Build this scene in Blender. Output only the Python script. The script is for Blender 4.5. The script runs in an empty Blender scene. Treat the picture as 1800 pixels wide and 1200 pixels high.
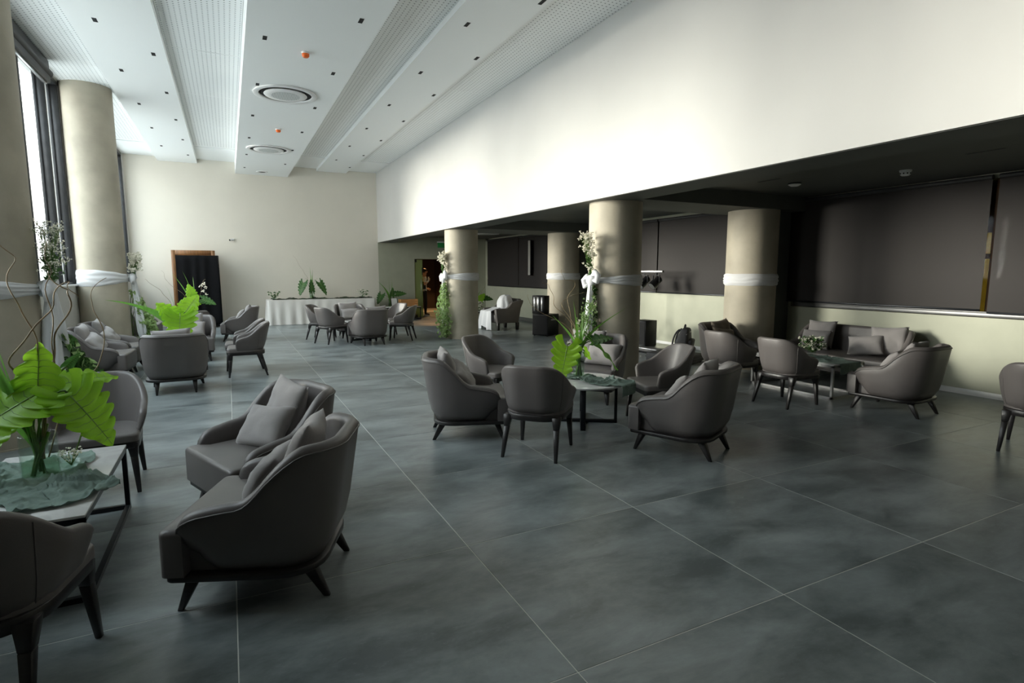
import bpy, bmesh, math, random
from mathutils import Vector, Matrix, Quaternion, noise
random.seed(7)
PI = math.pi
SC = bpy.context.scene
COL = SC.collection

# ------------------------------------------------------------------ camera
YAW, PITCH, EYE = math.atan2(499, 992.5), math.atan2(122, 985), 1.6
cam_d = bpy.data.cameras.new('camera')
cam_d.sensor_width = 36.0
cam_d.lens = 985.0 / 1800.0 * 36.0
cam_d.clip_start = 0.05
cam = bpy.data.objects.new('camera', cam_d)
COL.objects.link(cam)
_F = Vector((math.sin(YAW) * math.cos(PITCH), math.cos(YAW) * math.cos(PITCH), -math.sin(PITCH)))
_R = Vector((math.cos(YAW), -math.sin(YAW), 0))
_U = _R.cross(_F)
cam.matrix_world = Matrix(((_R.x, _U.x, -_F.x, 0), (_R.y, _U.y, -_F.y, 0), (_R.z, _U.z, -_F.z, EYE), (0, 0, 0, 1)))
SC.camera = cam

# ------------------------------------------------------------------ sky, sun, window portals, exposure
world = bpy.data.worlds.new('sky')
SC.world = world
world.use_nodes = True
wn = world.node_tree
wn.nodes.clear()
w_out = wn.nodes.new('ShaderNodeOutputWorld')
w_bg = wn.nodes.new('ShaderNodeBackground')
w_geo = wn.nodes.new('ShaderNodeNewGeometry')
w_sep = wn.nodes.new('ShaderNodeSeparateXYZ')
w_ramp = wn.nodes.new('ShaderNodeValToRGB')
wn.links.new(w_geo.outputs['Position'], w_sep.inputs[0])
wn.links.new(w_sep.outputs['Z'], w_ramp.inputs[0])
w_ramp.color_ramp.elements[0].position = 0.0
w_ramp.color_ramp.elements[0].color = (1.0, 0.97, 0.92, 1)
w_ramp.color_ramp.elements[1].position = 0.7
w_ramp.color_ramp.elements[1].color = (0.80, 0.91, 1.0, 1)
wn.links.new(w_ramp.outputs[0], w_bg.inputs[0])
w_bg.inputs[1].default_value = 3.6
wn.links.new(w_bg.outputs[0], w_out.inputs[0])

sun_d = bpy.data.lights.new('sun', 'SUN')
sun_d.energy = 3.3
sun_d.angle = 0.32
sun_d.color = (1.0, 0.93, 0.83)
sun = bpy.data.objects.new('sun', sun_d)
COL.objects.link(sun)
sun.rotation_euler = Vector((0.89, -0.455, -0.094)).to_track_quat('-Z', 'Y').to_euler()

WIN_Z0, WIN_Z1, WX = 1.38, 4.86, -2.46
WINDOWS = [(7.15, 12.62), (13.2, 19.1), (3.5, 6.35)]
for (y0, y1) in WINDOWS:
    pd = bpy.data.lights.new('window_portal', 'AREA')
    pd.shape = 'RECTANGLE'
    pd.size = y1 - y0
    pd.size_y = WIN_Z1 - WIN_Z0
    pd.cycles.is_portal = True
    po = bpy.data.objects.new('window_portal', pd)
    COL.objects.link(po)
    po.matrix_world = Matrix(((0, 0, -1, WX - 0.36), (1, 0, 0, (y0 + y1) / 2), (0, -1, 0, (WIN_Z0 + WIN_Z1) / 2), (0, 0, 0, 1)))

SC.view_settings.view_transform = 'Standard'
SC.view_settings.look = 'None'
SC.view_settings.gamma = 1.0
SC.view_settings.use_curve_mapping = False
SC.view_settings.exposure = 1.3
SC.cycles.use_denoising = True
SC.cycles.max_bounces = 10
SC.cycles.diffuse_bounces = 6
SC.cycles.transparent_max_bounces = 12
SC.cycles.sample_clamp_indirect = 8.0

# ------------------------------------------------------------------ materials
MATS = {}


def nm(name):
    m = bpy.data.materials.new(name)
    m.use_nodes = True
    nt = m.node_tree
    b = nt.nodes.get('Principled BSDF')
    MATS[name] = m
    return m, nt, b


def simple(name, col, rough=0.6, metal=0.0, spec=0.5, noise_amt=0.0, nscale=8.0, bump=0.0, bscale=60.0, trans=0.0, stretch=None, coords='Object', sheen=0.0):
    m, nt, b = nm(name)
    b.inputs['Base Color'].default_value = (*col, 1)
    b.inputs['Roughness'].default_value = rough
    b.inputs['Metallic'].default_value = metal
    b.inputs['Specular IOR Level'].default_value = spec
    if sheen:
        b.inputs['Sheen Weight'].default_value = sheen
    tc = nt.nodes.new('ShaderNodeTexCoord')
    src = tc.outputs[coords]
    if stretch:
        mp = nt.nodes.new('ShaderNodeMapping')
        mp.inputs['Scale'].default_value = stretch
        nt.links.new(src, mp.inputs[0])
        src = mp.outputs[0]
    if noise_amt:
        n = nt.nodes.new('ShaderNodeTexNoise')
        n.inputs['Scale'].default_value = nscale
        n.inputs['Detail'].default_value = 5
        nt.links.new(src, n.inputs['Vector'])
        r = nt.nodes.new('ShaderNodeValToRGB')
        r.color_ramp.elements[0].position = 0.3
        r.color_ramp.elements[1].position = 0.7
        r.color_ramp.elements[0].color = (*[c * (1 - noise_amt) for c in col], 1)
        r.color_ramp.elements[1].color = (*[min(1, c * (1 + noise_amt)) for c in col], 1)
        nt.links.new(n.outputs['Fac'], r.inputs[0])
        nt.links.new(r.outputs[0], b.inputs['Base Color'])
    if bump:
        n2 = nt.nodes.new('ShaderNodeTexNoise')
        n2.inputs['Scale'].default_value = bscale
        n2.inputs['Detail'].default_value = 3
        nt.links.new(src, n2.inputs['Vector'])
        bp = nt.nodes.new('ShaderNodeBump')
        bp.inputs['Strength'].default_value = bump
        bp.inputs['Distance'].default_value = 0.01
        nt.links.new(n2.outputs['Fac'], bp.inputs['Height'])
        nt.links.new(bp.outputs[0], b.inputs['Normal'])
    if trans:
        tr = nt.nodes.new('ShaderNodeBsdfTranslucent')
        tr.inputs[0].default_value = (*[min(1, c * 1.6) for c in col], 1)
        mx = nt.nodes.new('ShaderNodeMixShader')
        mx.inputs[0].default_value = trans
        out = nt.nodes.get('Material Output')
        nt.links.new(b.outputs[0], mx.inputs[1])
        nt.links.new(tr.outputs[0], mx.inputs[2])
        nt.links.new(mx.outputs[0], out.inputs[0])
    return m


white_paint = simple('white_paint', (0.53, 0.525, 0.51), 0.6, noise_amt=0.02, nscale=1.5, coords='Object')
warm_lit_paint = simple('warm_lit_paint', (0.72, 0.68, 0.60), 0.6, noise_amt=0.02, nscale=1.5)  # warm light on the far wall is put into this colour
ceiling_paint = simple('ceiling_paint', (0.86, 0.875, 0.87), 0.7)
khaki_paint = simple('khaki_paint', (0.41, 0.42, 0.325), 0.6, noise_amt=0.05, nscale=3, bump=0.05, bscale=90)
dark_paint = simple('dark_paint', (0.10, 0.105, 0.095), 0.65, noise_amt=0.05, nscale=2)
concrete = simple('concrete', (0.42, 0.38, 0.30), 0.65, noise_amt=0.16, nscale=2.2, bump=0.12, bscale=35)
trim_white = simple('trim_white', (0.75, 0.75, 0.74), 0.4)
leather = simple('leather', (0.130, 0.117, 0.113), 0.42, noise_amt=0.05, nscale=4, bump=0.06, bscale=260)
piping_m = simple('piping_leather', (0.105, 0.095, 0.09), 0.45, noise_amt=0.04)
cushion_m = simple('cushion_cloth', (0.29, 0.27, 0.265), 0.9, noise_amt=0.06, nscale=5, bump=0.18, bscale=30, sheen=0.2)
cushion_brown = simple('brown_cushion_cloth', (0.20, 0.165, 0.13), 0.8, noise_amt=0.06, nscale=5, bump=0.18, bscale=30)
ebony = simple('ebony_wood', (0.018, 0.016, 0.016), 0.38, noise_amt=0.2, nscale=14, stretch=(1, 1, 6))
black_metal = simple('black_metal', (0.022, 0.024, 0.028), 0.35, 0.6)
grey_metal = simple('grey_metal', (0.30, 0.30, 0.30), 0.35, 0.9)
alu = simple('aluminium', (0.55, 0.55, 0.55), 0.3, 0.9)
dark_frame = simple('dark_window_frame', (0.035, 0.036, 0.038), 0.4, 0.3, noise_amt=0.15)
blind_dark = simple('blind_box', (0.03, 0.03, 0.032), 0.6)
cloth_white = simple('white_cloth', (0.80, 0.81, 0.83), 0.85, bump=0.1, bscale=40, trans=0.2)
cloth_cream = simple('cream_table_cloth', (0.80, 0.77, 0.73), 0.85, bump=0.1, bscale=40, trans=0.1)
cloth_green = simple('sage_gauze', (0.20, 0.27, 0.235), 0.9, noise_amt=0.2, nscale=12, bump=0.3, bscale=90, trans=0.25)
moss_cloth = simple('dark_moss_cloth', (0.035, 0.045, 0.025), 0.9, noise_amt=0.4, nscale=20, bump=0.5, bscale=40)
cloth_black = simple('black_drape', (0.008, 0.008, 0.009), 1.0, spec=0.1, bump=0.1, bscale=50)
wood_brown = simple('brown_wood', (0.22, 0.10, 0.035), 0.45, noise_amt=0.3, nscale=5, stretch=(8, 8, 1))
wood_orange = simple('orange_wood', (0.55, 0.26, 0.09), 0.5, noise_amt=0.25, nscale=6, stretch=(1, 8, 8))
leaf_m = simple('leaf_green', (0.23, 0.44, 0.025), 0.38, noise_amt=0.25, nscale=7, trans=0.42)
leaf_dark = simple('leaf_deep_green', (0.045, 0.13, 0.028), 0.4, noise_amt=0.3, nscale=9, trans=0.25)
blade_m = simple('blade_green', (0.13, 0.30, 0.05), 0.35, noise_amt=0.3, nscale=5, stretch=(6, 6, 1), trans=0.3)
ivy_m = simple('ivy_green', (0.055, 0.13, 0.03), 0.5, noise_amt=0.45, nscale=16, trans=0.25)
ivy_light = simple('pale_ivy_green', (0.30, 0.42, 0.17), 0.5, noise_amt=0.4, nscale=16, trans=0.3)
stem_m = simple('stem_green', (0.09, 0.17, 0.03), 0.5, noise_amt=0.3, nscale=12)
vein_m = simple('leaf_vein', (0.20, 0.33, 0.07), 0.45)
willow_m = simple('willow_bark', (0.27, 0.20, 0.11), 0.6, noise_amt=0.35, nscale=14)
blossom_m = simple('blossom_white', (0.85, 0.82, 0.70), 0.7, trans=0.3)
screen_black = simple('black_plastic', (0.007, 0.007, 0.008), 0.4, spec=0.25)
speaker_grille = simple('speaker_grille', (0.010, 0.010, 0.011), 0.7, spec=0.2, bump=0.3, bscale=250)
white_plastic = simple('white_plastic', (0.78, 0.78, 0.78), 0.4)
orange_plastic = simple('orange_plastic', (0.85, 0.16, 0.02), 0.45)
green_sign = simple('green_sign', (0.02, 0.30, 0.07), 0.5)
slot_black = simple('slot_black', (0.006, 0.006, 0.006), 0.8)
bag_fabric = simple('bag_fabric', (0.02, 0.021, 0.024), 0.75, noise_amt=0.2, bump=0.3, bscale=120)
skin_m = simple('skin', (0.55, 0.30, 0.19), 0.5)
hair_m = simple('hair', (0.012, 0.009, 0.008), 0.5)
shirt_m = simple('shirt_white', (0.72, 0.70, 0.66), 0.85)
trouser_m = simple('trousers_black', (0.012, 0.012, 0.015), 0.8)
shoe_m = simple('shoe_grey', (0.45, 0.45, 0.45), 0.6)
paper_m = simple('paper', (0.8, 0.79, 0.76), 0.8)
facade_m = simple('facade_plaster', (0.66, 0.65, 0.63), 0.8, noise_amt=0.05, nscale=1.0)
facade_dim = simple('facade_shaded', (0.16, 0.13, 0.11), 0.85, noise_amt=0.15, nscale=6)  # shade put into the colour of the added house out of view
facade_glass = simple('facade_glass', (0.10, 0.12, 0.14), 0.1)
street_m = simple('street_paving', (0.55, 0.55, 0.54), 0.8)
corridor_m = simple('corridor_wall', (0.05, 0.03, 0.022), 0.6)
corridor_light_m = simple('corridor_cladding', (0.20, 0.10, 0.03), 0.6)


def leather_stitch():
    pass


# floor porcelain: streaked, cloudy grey
m, nt, b = nm('porcelain_tile')
tc = nt.nodes.new('ShaderNodeTexCoord')
oi = nt.nodes.new('ShaderNodeObjectInfo')
vm = nt.nodes.new('ShaderNodeVectorMath')
vm.operation = 'MULTIPLY_ADD'
cmb = nt.nodes.new('ShaderNodeCombineXYZ')
for i in range(3):
    nt.links.new(oi.outputs['Random'], cmb.inputs[i])
vm.inputs[1].default_value = (1, 1, 1)
sc_ = nt.nodes.new('ShaderNodeVectorMath')
sc_.operation = 'SCALE'
sc_.inputs['Scale'].default_value = 61.0
nt.links.new(cmb.outputs[0], sc_.inputs[0])
nt.links.new(tc.outputs['Object'], vm.inputs[0])
nt.links.new(sc_.outputs[0], vm.inputs[2])
mp = nt.nodes.new('ShaderNodeMapping')
mp.inputs['Scale'].default_value = (0.75, 1.5, 1)
mp.inputs['Rotation'].default_value = (0, 0, 0.12)
nt.links.new(vm.outputs[0], mp.inputs[0])
n1 = nt.nodes.new('ShaderNodeTexNoise')
n1.inputs['Scale'].default_value = 1.9
n1.inputs['Detail'].default_value = 12
n1.inputs['Roughness'].default_value = 0.66
n1.inputs['Distortion'].default_value = 0.25
nt.links.new(mp.outputs[0], n1.inputs['Vector'])
n2 = nt.nodes.new('ShaderNodeTexNoise')
n2.inputs['Scale'].default_value = 17
n2.inputs['Detail'].default_value = 6
n2.inputs['Roughness'].default_value = 0.7
nt.links.new(mp.outputs[0], n2.inputs['Vector'])
rp = nt.nodes.new('ShaderNodeValToRGB')
rp.color_ramp.elements[0].position = 0.36
rp.color_ramp.elements[0].color = (0.110, 0.127, 0.130, 1)
rp.color_ramp.elements[1].position = 0.67
rp.color_ramp.elements[1].color = (0.295, 0.328, 0.332, 1)
nt.links.new(n1.outputs['Fac'], rp.inputs[0])
rp2 = nt.nodes.new('ShaderNodeValToRGB')
rp2.color_ramp.elements[0].position = 0.60
rp2.color_ramp.elements[0].color = (0, 0, 0, 1)
rp2.color_ramp.elements[1].position = 0.74
rp2.color_ramp.elements[1].color = (1, 1, 1, 1)
nt.links.new(n2.outputs['Fac'], rp2.inputs[0])
mxc = nt.nodes.new('ShaderNodeMix')
mxc.data_type = 'RGBA'
mulf = nt.nodes.new('ShaderNodeMath')
mulf.operation = 'MULTIPLY'
mulf.inputs[1].default_value = 0.65
nt.links.new(rp2.outputs[0], mulf.inputs[0])
nt.links.new(mulf.outputs[0], mxc.inputs[0])
nt.links.new(rp.outputs[0], mxc.inputs[6])
mxc.inputs[7].default_value = (0.26, 0.29, 0.29, 1)
nt.links.new(mxc.outputs[2], b.inputs['Base Color'])
rr = nt.nodes.new('ShaderNodeMapRange')
rr.inputs['To Min'].default_value = 0.22
rr.inputs['To Max'].default_value = 0.42
nt.links.new(n1.outputs['Fac'], rr.inputs[0])
nt.links.new(rr.outputs[0], b.inputs['Roughness'])
bp = nt.nodes.new('ShaderNodeBump')
bp.inputs['Strength'].default_value = 0.08
bp.inputs['Distance'].default_value = 0.004
nt.links.new(n2.outputs['Fac'], bp.inputs['Height'])
nt.links.new(bp.outputs[0], b.inputs['Normal'])
tile_m = m
grout_m = simple('grout', (0.62, 0.62, 0.58), 0.9)

# perforated ceiling board: rows of small drilled holes
m, nt, b = nm('perforated_board')
tc = nt.nodes.new('ShaderNodeTexCoord')
sp = nt.nodes.new('ShaderNodeSeparateXYZ')
nt.links.new(tc.outputs['Object'], sp.inputs[0])


def _mth(op, a, bv=None, cv=None):
    n = nt.nodes.new('ShaderNodeMath')
    n.operation = op
    for i, v in enumerate((a, bv, cv)):
        if v is None:
            continue
        if isinstance(v, (int, float)):
            n.inputs[i].default_value = v
        else:
            nt.links.new(v, n.inputs[i])
    return n.outputs[0]


fx = _mth('SUBTRACT', _mth('FRACT', _mth('MULTIPLY', sp.outputs['X'], 16.0)), 0.5)
fy = _mth('SUBTRACT', _mth('FRACT', _mth('MULTIPLY', sp.outputs['Y'], 16.0)), 0.5)
d2 = _mth('SQRT', _mth('ADD', _mth('MULTIPLY', fx, fx), _mth('MULTIPLY', fy, fy)))
hole = _mth('LESS_THAN', d2, 0.155)
mxc = nt.nodes.new('ShaderNodeMix')
mxc.data_type = 'RGBA'
nt.links.new(hole, mxc.inputs[0])
mxc.inputs[6].default_value = (0.86, 0.875, 0.87, 1)
mxc.inputs[7].default_value = (0.24, 0.25, 0.26, 1)
nt.links.new(mxc.outputs[2], b.inputs['Base Color'])
b.inputs['Roughness'].default_value = 0.7
perf_m = m

# marble top
m, nt, b = nm('white_marble')
tc = nt.nodes.new('ShaderNodeTexCoord')
n1 = nt.nodes.new('ShaderNodeTexNoise')
n1.inputs['Scale'].default_value = 3.5
n1.inputs['Detail'].default_value = 9
n1.inputs['Distortion'].default_value = 1.8
nt.links.new(tc.outputs['Object'], n1.inputs['Vector'])
rp = nt.nodes.new('ShaderNodeValToRGB')
rp.color_ramp.elements[0].position = 0.47
rp.color_ramp.elements[0].color = (0.66, 0.66, 0.65, 1)
rp.color_ramp.elements[1].position = 0.56
rp.color_ramp.elements[1].color = (0.74, 0.74, 0.73, 1)
nt.links.new(n1.outputs['Fac'], rp.inputs[0])
nt.links.new(rp.outputs[0], b.inputs['Base Color'])
b.inputs['Roughness'].default_value = 0.07
marble_m = m


def pane_mat(name, tint, gloss=0.08):
    m = bpy.data.materials.new(name)
    m.use_nodes = True
    nt = m.node_tree
    nt.nodes.clear()
    out = nt.nodes.new('ShaderNodeOutputMaterial')
    t = nt.nodes.new('ShaderNodeBsdfTransparent')
    t.inputs[0].default_value = (*tint, 1)
    g = nt.nodes.new('ShaderNodeBsdfGlossy')
    g.inputs['Roughness'].default_value = 0.02
    lw = nt.nodes.new('ShaderNodeLayerWeight')
    pw = nt.nodes.new('ShaderNodeMath')
    pw.operation = 'POWER'
    pw.inputs[1].default_value = 5.0
    nt.links.new(lw.outputs['Facing'], pw.inputs[0])
    sc2 = nt.nodes.new('ShaderNodeMath')
    sc2.operation = 'MULTIPLY_ADD'
    sc2.inputs[1].default_value = 0.5
    sc2.inputs[2].default_value = gloss / 2
    nt.links.new(pw.outputs[0], sc2.inputs[0])
    mx = nt.nodes.new('ShaderNodeMixShader')
    nt.links.new(sc2.outputs[0], mx.inputs[0])
    nt.links.new(t.outputs[0], mx.inputs[1])
    nt.links.new(g.outputs[0], mx.inputs[2])
    nt.links.new(mx.outputs[0], out.inputs[0])
    return m


pane_m = pane_mat('window_glass', (0.96, 0.98, 0.97))
vase_glass = pane_mat('vase_glass', (0.90, 0.95, 0.92))
amber_light_pane = pane_mat('amber_light_tint', (0.10, 0.08, 0.025))  # tint puts the dim amber light behind the blinds into the glass
door_glass = pane_mat('door_glass', (0.5, 0.6, 0.35))
nt = door_glass.node_tree
_o = nt.nodes.get('Material Output') or [n for n in nt.nodes if n.type == 'OUTPUT_MATERIAL'][0]
_prev = _o.inputs[0].links[0].from_socket
_df = nt.nodes.new('ShaderNodeBsdfDiffuse')
_df.inputs[0].default_value = (0.42, 0.50, 0.20, 1)
_mx = nt.nodes.new('ShaderNodeMixShader')
_mx.inputs[0].default_value = 0.5
nt.links.new(_prev, _mx.inputs[1])
nt.links.new(_df.outputs[0], _mx.inputs[2])
nt.links.new(_mx.outputs[0], _o.inputs[0])
m, nt, b = nm('water')
b.inputs['Base Color'].default_value = (0.93, 0.97, 0.92, 1)
b.inputs['Transmission Weight'].default_value = 1.0
b.inputs['IOR'].default_value = 1.33
b.inputs['Roughness'].default_value = 0.0
water_m = pane_mat('vase_water', (0.86, 0.93, 0.84))

# woven roller-blind fabric: dark and a little see-through
m = bpy.data.materials.new('screen_fabric')
m.use_nodes = True
nt = m.node_tree
b = nt.nodes.get('Principled BSDF')
b.inputs['Base Color'].default_value = (0.026, 0.022, 0.021, 1)
b.inputs['Roughness'].default_value = 0.75
tr = nt.nodes.new('ShaderNodeBsdfTransparent')
mx = nt.nodes.new('ShaderNodeMixShader')
mx.inputs[0].default_value = 0.10
nt.links.new(b.outputs[0], mx.inputs[1])
nt.links.new(tr.outputs[0], mx.inputs[2])
nt.links.new(mx.outputs[0], nt.nodes.get('Material Output').inputs[0])
screen_m = m


# ------------------------------------------------------------------ helpers
class MB:
    def __init__(s):
        s.v, s.f, s.mi = [], [], []

    def add(s, vs, fs, mi=0):
        o = len(s.v)
        s.v += [tuple(v) for v in vs]
        s.f += [tuple(i + o for i in f) for f in fs]
        s.mi += [mi] * len(fs)

    def box(s, x0, x1, y0, y1, z0, z1, mi=0, M=None):
        vs = [(x0, y0, z0), (x1, y0, z0), (x1, y1, z0), (x0, y1, z0), (x0, y0, z1), (x1, y0, z1), (x1, y1, z1), (x0, y1, z1)]
        if M is not None:
            vs = [tuple(M @ Vector(v)) for v in vs]
        s.add(vs, [(0, 3, 2, 1), (4, 5, 6, 7), (0, 1, 5, 4), (1, 2, 6, 5), (2, 3, 7, 6), (3, 0, 4, 7)], mi)

    def frustum(s, a, b, ax, ay, bx, by, mi=0):
        # a: top centre, b: bottom centre; half sizes
        vs = []
        for (c, hx, hy) in ((b, bx, by), (a, ax, ay)):
            for (sx, sy) in ((-1, -1), (1, -1), (1, 1), (-1, 1)):
                vs.append((c[0] + sx * hx, c[1] + sy * hy, c[2]))
        s.add(vs, [(0, 3, 2, 1), (4, 5, 6, 7), (0, 1, 5, 4), (1, 2, 6, 5), (2, 3, 7, 6), (3, 0, 4, 7)], mi)

    def tube(s, pts, rad, n=8, closed=False, mi=0, caps=True):
        pts = [Vector(p) for p in pts]
        k = len(pts)
        if not hasattr(rad, '__len__'):
            rad = [rad] * k
        up = Vector((0, 0, 1))
        rings = []
        prev = None
        for i in range(k):
            if closed:
                t = pts[(i + 1) % k] - pts[i - 1]
            else:
                t = pts[min(i + 1, k - 1)] - pts[max(i - 1, 0)]
            if t.length < 1e-9:
                t = Vector((0, 0, 1))
            t.normalize()
            if prev is None:
                a = up if abs(t.z) < 0.9 else Vector((1, 0, 0))
                u = t.cross(a).normalized()
            else:
                u = (prev - t * prev.dot(t))
                if u.length < 1e-6:
                    u = t.cross(up)
                u.normalize()
            prev = u
            w = t.cross(u)
            rings.append([pts[i] + (u * math.cos(2 * PI * j / n) + w * math.sin(2 * PI * j / n)) * rad[i] for j in range(n)])
        vs = [v for r in rings for v in r]
        fs = []
        m_ = k if closed else k - 1
        for i in range(m_):
            i2 = (i + 1) % k
            for j in range(n):
                j2 = (j + 1) % n
                fs.append((i * n + j, i * n + j2, i2 * n + j2, i2 * n + j))
        if caps and not closed:
            fs.append(tuple(range(n - 1, -1, -1)))
            fs.append(tuple((k - 1) * n + j for j in range(n)))
        s.add(vs, fs, mi)

    def lathe(s, prof, n=32, c=(0, 0, 0), mi=0, closed=False):
        vs, fs = [], []
        for (r, z) in prof:
            for j in range(n):
                a = 2 * PI * j / n
                vs.append((c[0] + r * math.cos(a), c[1] + r * math.sin(a), c[2] + z))
        k = len(prof)
        for i in range(k if closed else k - 1):
            i2 = (i + 1) % k
            for j in range(n):
                j2 = (j + 1) % n
                fs.append((i * n + j, i * n + j2, i2 * n + j2, i2 * n + j))
        s.add(vs, fs, mi)

    def prism(s, outline, z0, z1, mi=0):
        n = len(outline)
        vs = [(x, y, z0) for x, y in outline] + [(x, y, z1) for x, y in outline]
        fs = [tuple(range(n - 1, -1, -1)), tuple(range(n, 2 * n))]
        fs += [(i, (i + 1) % n, n + (i + 1) % n, n + i) for i in range(n)]
        s.add(vs, fs, mi)

    def grid(s, nu, nv, fn, mi=0, wrap=False):
        vs = [fn(i / (nu - 1) if not wrap else i / nu, j / (nv - 1)) for i in range(nu) for j in range(nv)]
        fs = []
        for i in range(nu if wrap else nu - 1):
            i2 = (i + 1) % nu
            for j in range(nv - 1):
                fs.append((i * nv + j, i2 * nv + j, i2 * nv + j + 1, i * nv + j + 1))
        s.add(vs, fs, mi)

    def mesh(s, name, mats, smooth=False, bevel=0.0, seg=2, recalc=True, angle=None):
        me = bpy.data.meshes.new(name)
        me.from_pydata(s.v, [], s.f)
        if not isinstance(mats, (list, tuple)):
            mats = [mats]
        for m_ in mats:
            me.materials.append(m_)
        if len(mats) > 1:
            me.polygons.foreach_set('material_index', s.mi)
        if recalc or bevel:
            bm = bmesh.new()
            bm.from_mesh(me)
            if recalc:
                bmesh.ops.recalc_face_normals(bm, faces=bm.faces)
            if bevel:
                es = [e for e in bm.edges if len(e.link_faces) == 2 and e.calc_face_angle(0) > 0.5]
                bmesh.ops.bevel(bm, geom=es, offset=bevel, segments=seg, affect='EDGES', profile=0.5, clamp_overlap=True)
            bm.to_mesh(me)
            bm.free()
        if smooth or bevel:
            me.polygons.foreach_set('use_smooth', [True] * len(me.polygons))
            if bevel or angle:
                me.set_sharp_from_angle(angle=angle or 0.9)
        me.update()
        return me

    def build(s, name, mats, parent=None, **k):
        return link(name, s.mesh(name, mats, **k), parent)


def link(name, me, parent=None, loc=None, rotz=None):
    o = bpy.data.objects.new(name, me)
    COL.objects.link(o)
    if parent is not None:
        o.parent = parent
    if loc is not None:
        o.location = loc
    if rotz is not None:
        o.rotation_euler = (0, 0, rotz)
    return o


def tag(o, label=None, cat=None, group=None, kind=None):
    if label:
        o['label'] = label
    if cat:
        o['category'] = cat
    if group:
        o['group'] = group
    if kind:
        o['kind'] = kind
    return o


def thing(name, label, cat, loc=(0, 0, 0), rotz=0.0, group=None):
    o = bpy.data.objects.new(name, None)
    o.empty_display_size = 0.1
    COL.objects.link(o)
    o.location = loc
    o.rotation_euler = (0, 0, rotz)
    return tag(o, label, cat, group)


def copy_tree(o, parent=None, link_to=True):
    c = o.copy()
    COL.objects.link(c)
    if parent is not None:
        c.parent = parent
    for ch in list(o.children):
        copy_tree(ch, c)
    return c


def struct(o):
    o['kind'] = 'structure'
    return o


def face_rot(d):
    # rotation that turns local +Y to direction d
    return math.atan2(-d[0], d[1])


def sstep(a, b, x):
    t = max(0.0, min(1.0, (x - a) / (b - a)))
    return t * t * (3 - 2 * t)


# ------------------------------------------------------------------ room shell
FAR_Y, BULK_X, RIGHT_X, NEAR_Y = 19.3, 4.6, 8.6, -1.2
CEIL, LOWC, BEAM_Z = 4.88, 2.82, 2.6

fl = MB()
fl.box(-2.75, 9.0, NEAR_Y - 0.3, 24.5, -0.25, -0.0014)
floor = struct(fl.build('floor', grout_m))
PX, PY, TX0, TY0 = 1.223, 1.178, 1.172, 1.737
tb = MB()
hx, hy = PX / 2 - 0.0024, PY / 2 - 0.0024
e_ = 0.0012
tb.add([(-hx, -hy, -0.009), (hx, -hy, -0.009), (hx, hy, -0.009), (-hx, hy, -0.009),
        (-hx, -hy, -e_), (hx, -hy, -e_), (hx, hy, -e_), (-hx, hy, -e_),
        (-hx + e_, -hy + e_, 0), (hx - e_, -hy + e_, 0), (hx - e_, hy - e_, 0), (-hx + e_, hy - e_, 0)],
       [(0, 1, 5, 4), (1, 2, 6, 5), (2, 3, 7, 6), (3, 0, 4, 7), (4, 5, 9, 8), (5, 6, 10, 9), (6, 7, 11, 10), (7, 4, 8, 11), (8, 9, 10, 11)])
tile_me = tb.mesh('tile', tile_m, recalc=False)
i0, i1 = -4, 7
for i in range(i0, i1):
    for j in range(-3, 18):
        x = TX0 + (i + 0.5) * PX
        y = TY0 + (j + 0.5) * PY
        if x - PX / 2 > RIGHT_X or x + PX / 2 < -2.4 or y - PY / 2 > 21.5:
            continue
        if y > FAR_Y + 0.9 and not (5.5 < x < 8.2):
            continue
        link('tile', tile_me, floor, (x, y, 0))

# ceiling: plain slab, perforated boards, dropped bands
cb = MB()
cb.box(-2.75, BULK_X + 0.2, NEAR_Y - 0.3, FAR_Y + 0.3, CEIL + 0.02, CEIL + 0.3)
# plain borders around the boards
cb.box(-2.46, BULK_X, 17.45, FAR_Y, CEIL, CEIL + 0.021)
ceiling = struct(cb.build('ceiling', ceiling_paint))
DROPS = [(-1.63, -0.64, 4.76), (0.352, 1.83, 4.55), (2.70, 3.62, 4.80)]
for k, (x0, x1, z) in enumerate(DROPS):
    d_ = MB()
    d_.box(x0, x1, NEAR_Y, FAR_Y - 0.002, z, CEIL + 0.02)
    d_.build('dropped_band', ceiling_paint, ceiling)
STRIPS = [(-2.46, -1.63), (-0.64, 0.352), (1.83, 2.70), (3.62, BULK_X)]
JOINTS = [-2.0 + 2.4 * k for k in range(0, 9)]
for (x0, x1) in STRIPS:
    for k in range(len(JOINTS)):
        y0 = JOINTS[k]
        y1 = min(y0 + 2.4, 17.45)
        if y1 - y0 < 0.3:
            continue
        p_ = MB()
        p_.box(-(x1 - x0) / 2 + 0.004, (x1 - x0) / 2 - 0.004, -(y1 - y0) / 2 + 0.004, (y1 - y0) / 2 - 0.004, 0, 0.02)
        p_.build('perforated_board', perf_m, ceiling).location = ((x0 + x1) / 2, (y0 + y1) / 2, CEIL)

# far wall, with the doorway in its lower right part
w = MB()
w.box(-2.75, BULK_X, FAR_Y, FAR_Y + 0.25, 0, CEIL + 0.3)
w.box(BULK_X, 9.0, FAR_Y + 0.12, FAR_Y + 0.25, 2.9, CEIL - 0.05)
struct(w.build('wall_far', warm_lit_paint))
w = MB()
DOOR_X0, DOOR_X1, DOOR_Z = 5.87, 7.35, 2.06
w.box(BULK_X, DOOR_X0, FAR_Y, FAR_Y + 0.25, 0, 2.9)
w.box(DOOR_X1, 9.0, FAR_Y, FAR_Y + 0.25, 0, 2.9)
w.box(DOOR_X0, DOOR_X1, FAR_Y, FAR_Y + 0.25, DOOR_Z, 2.9)
struct(w.build('wall_far_alcove', khaki_paint))
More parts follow.
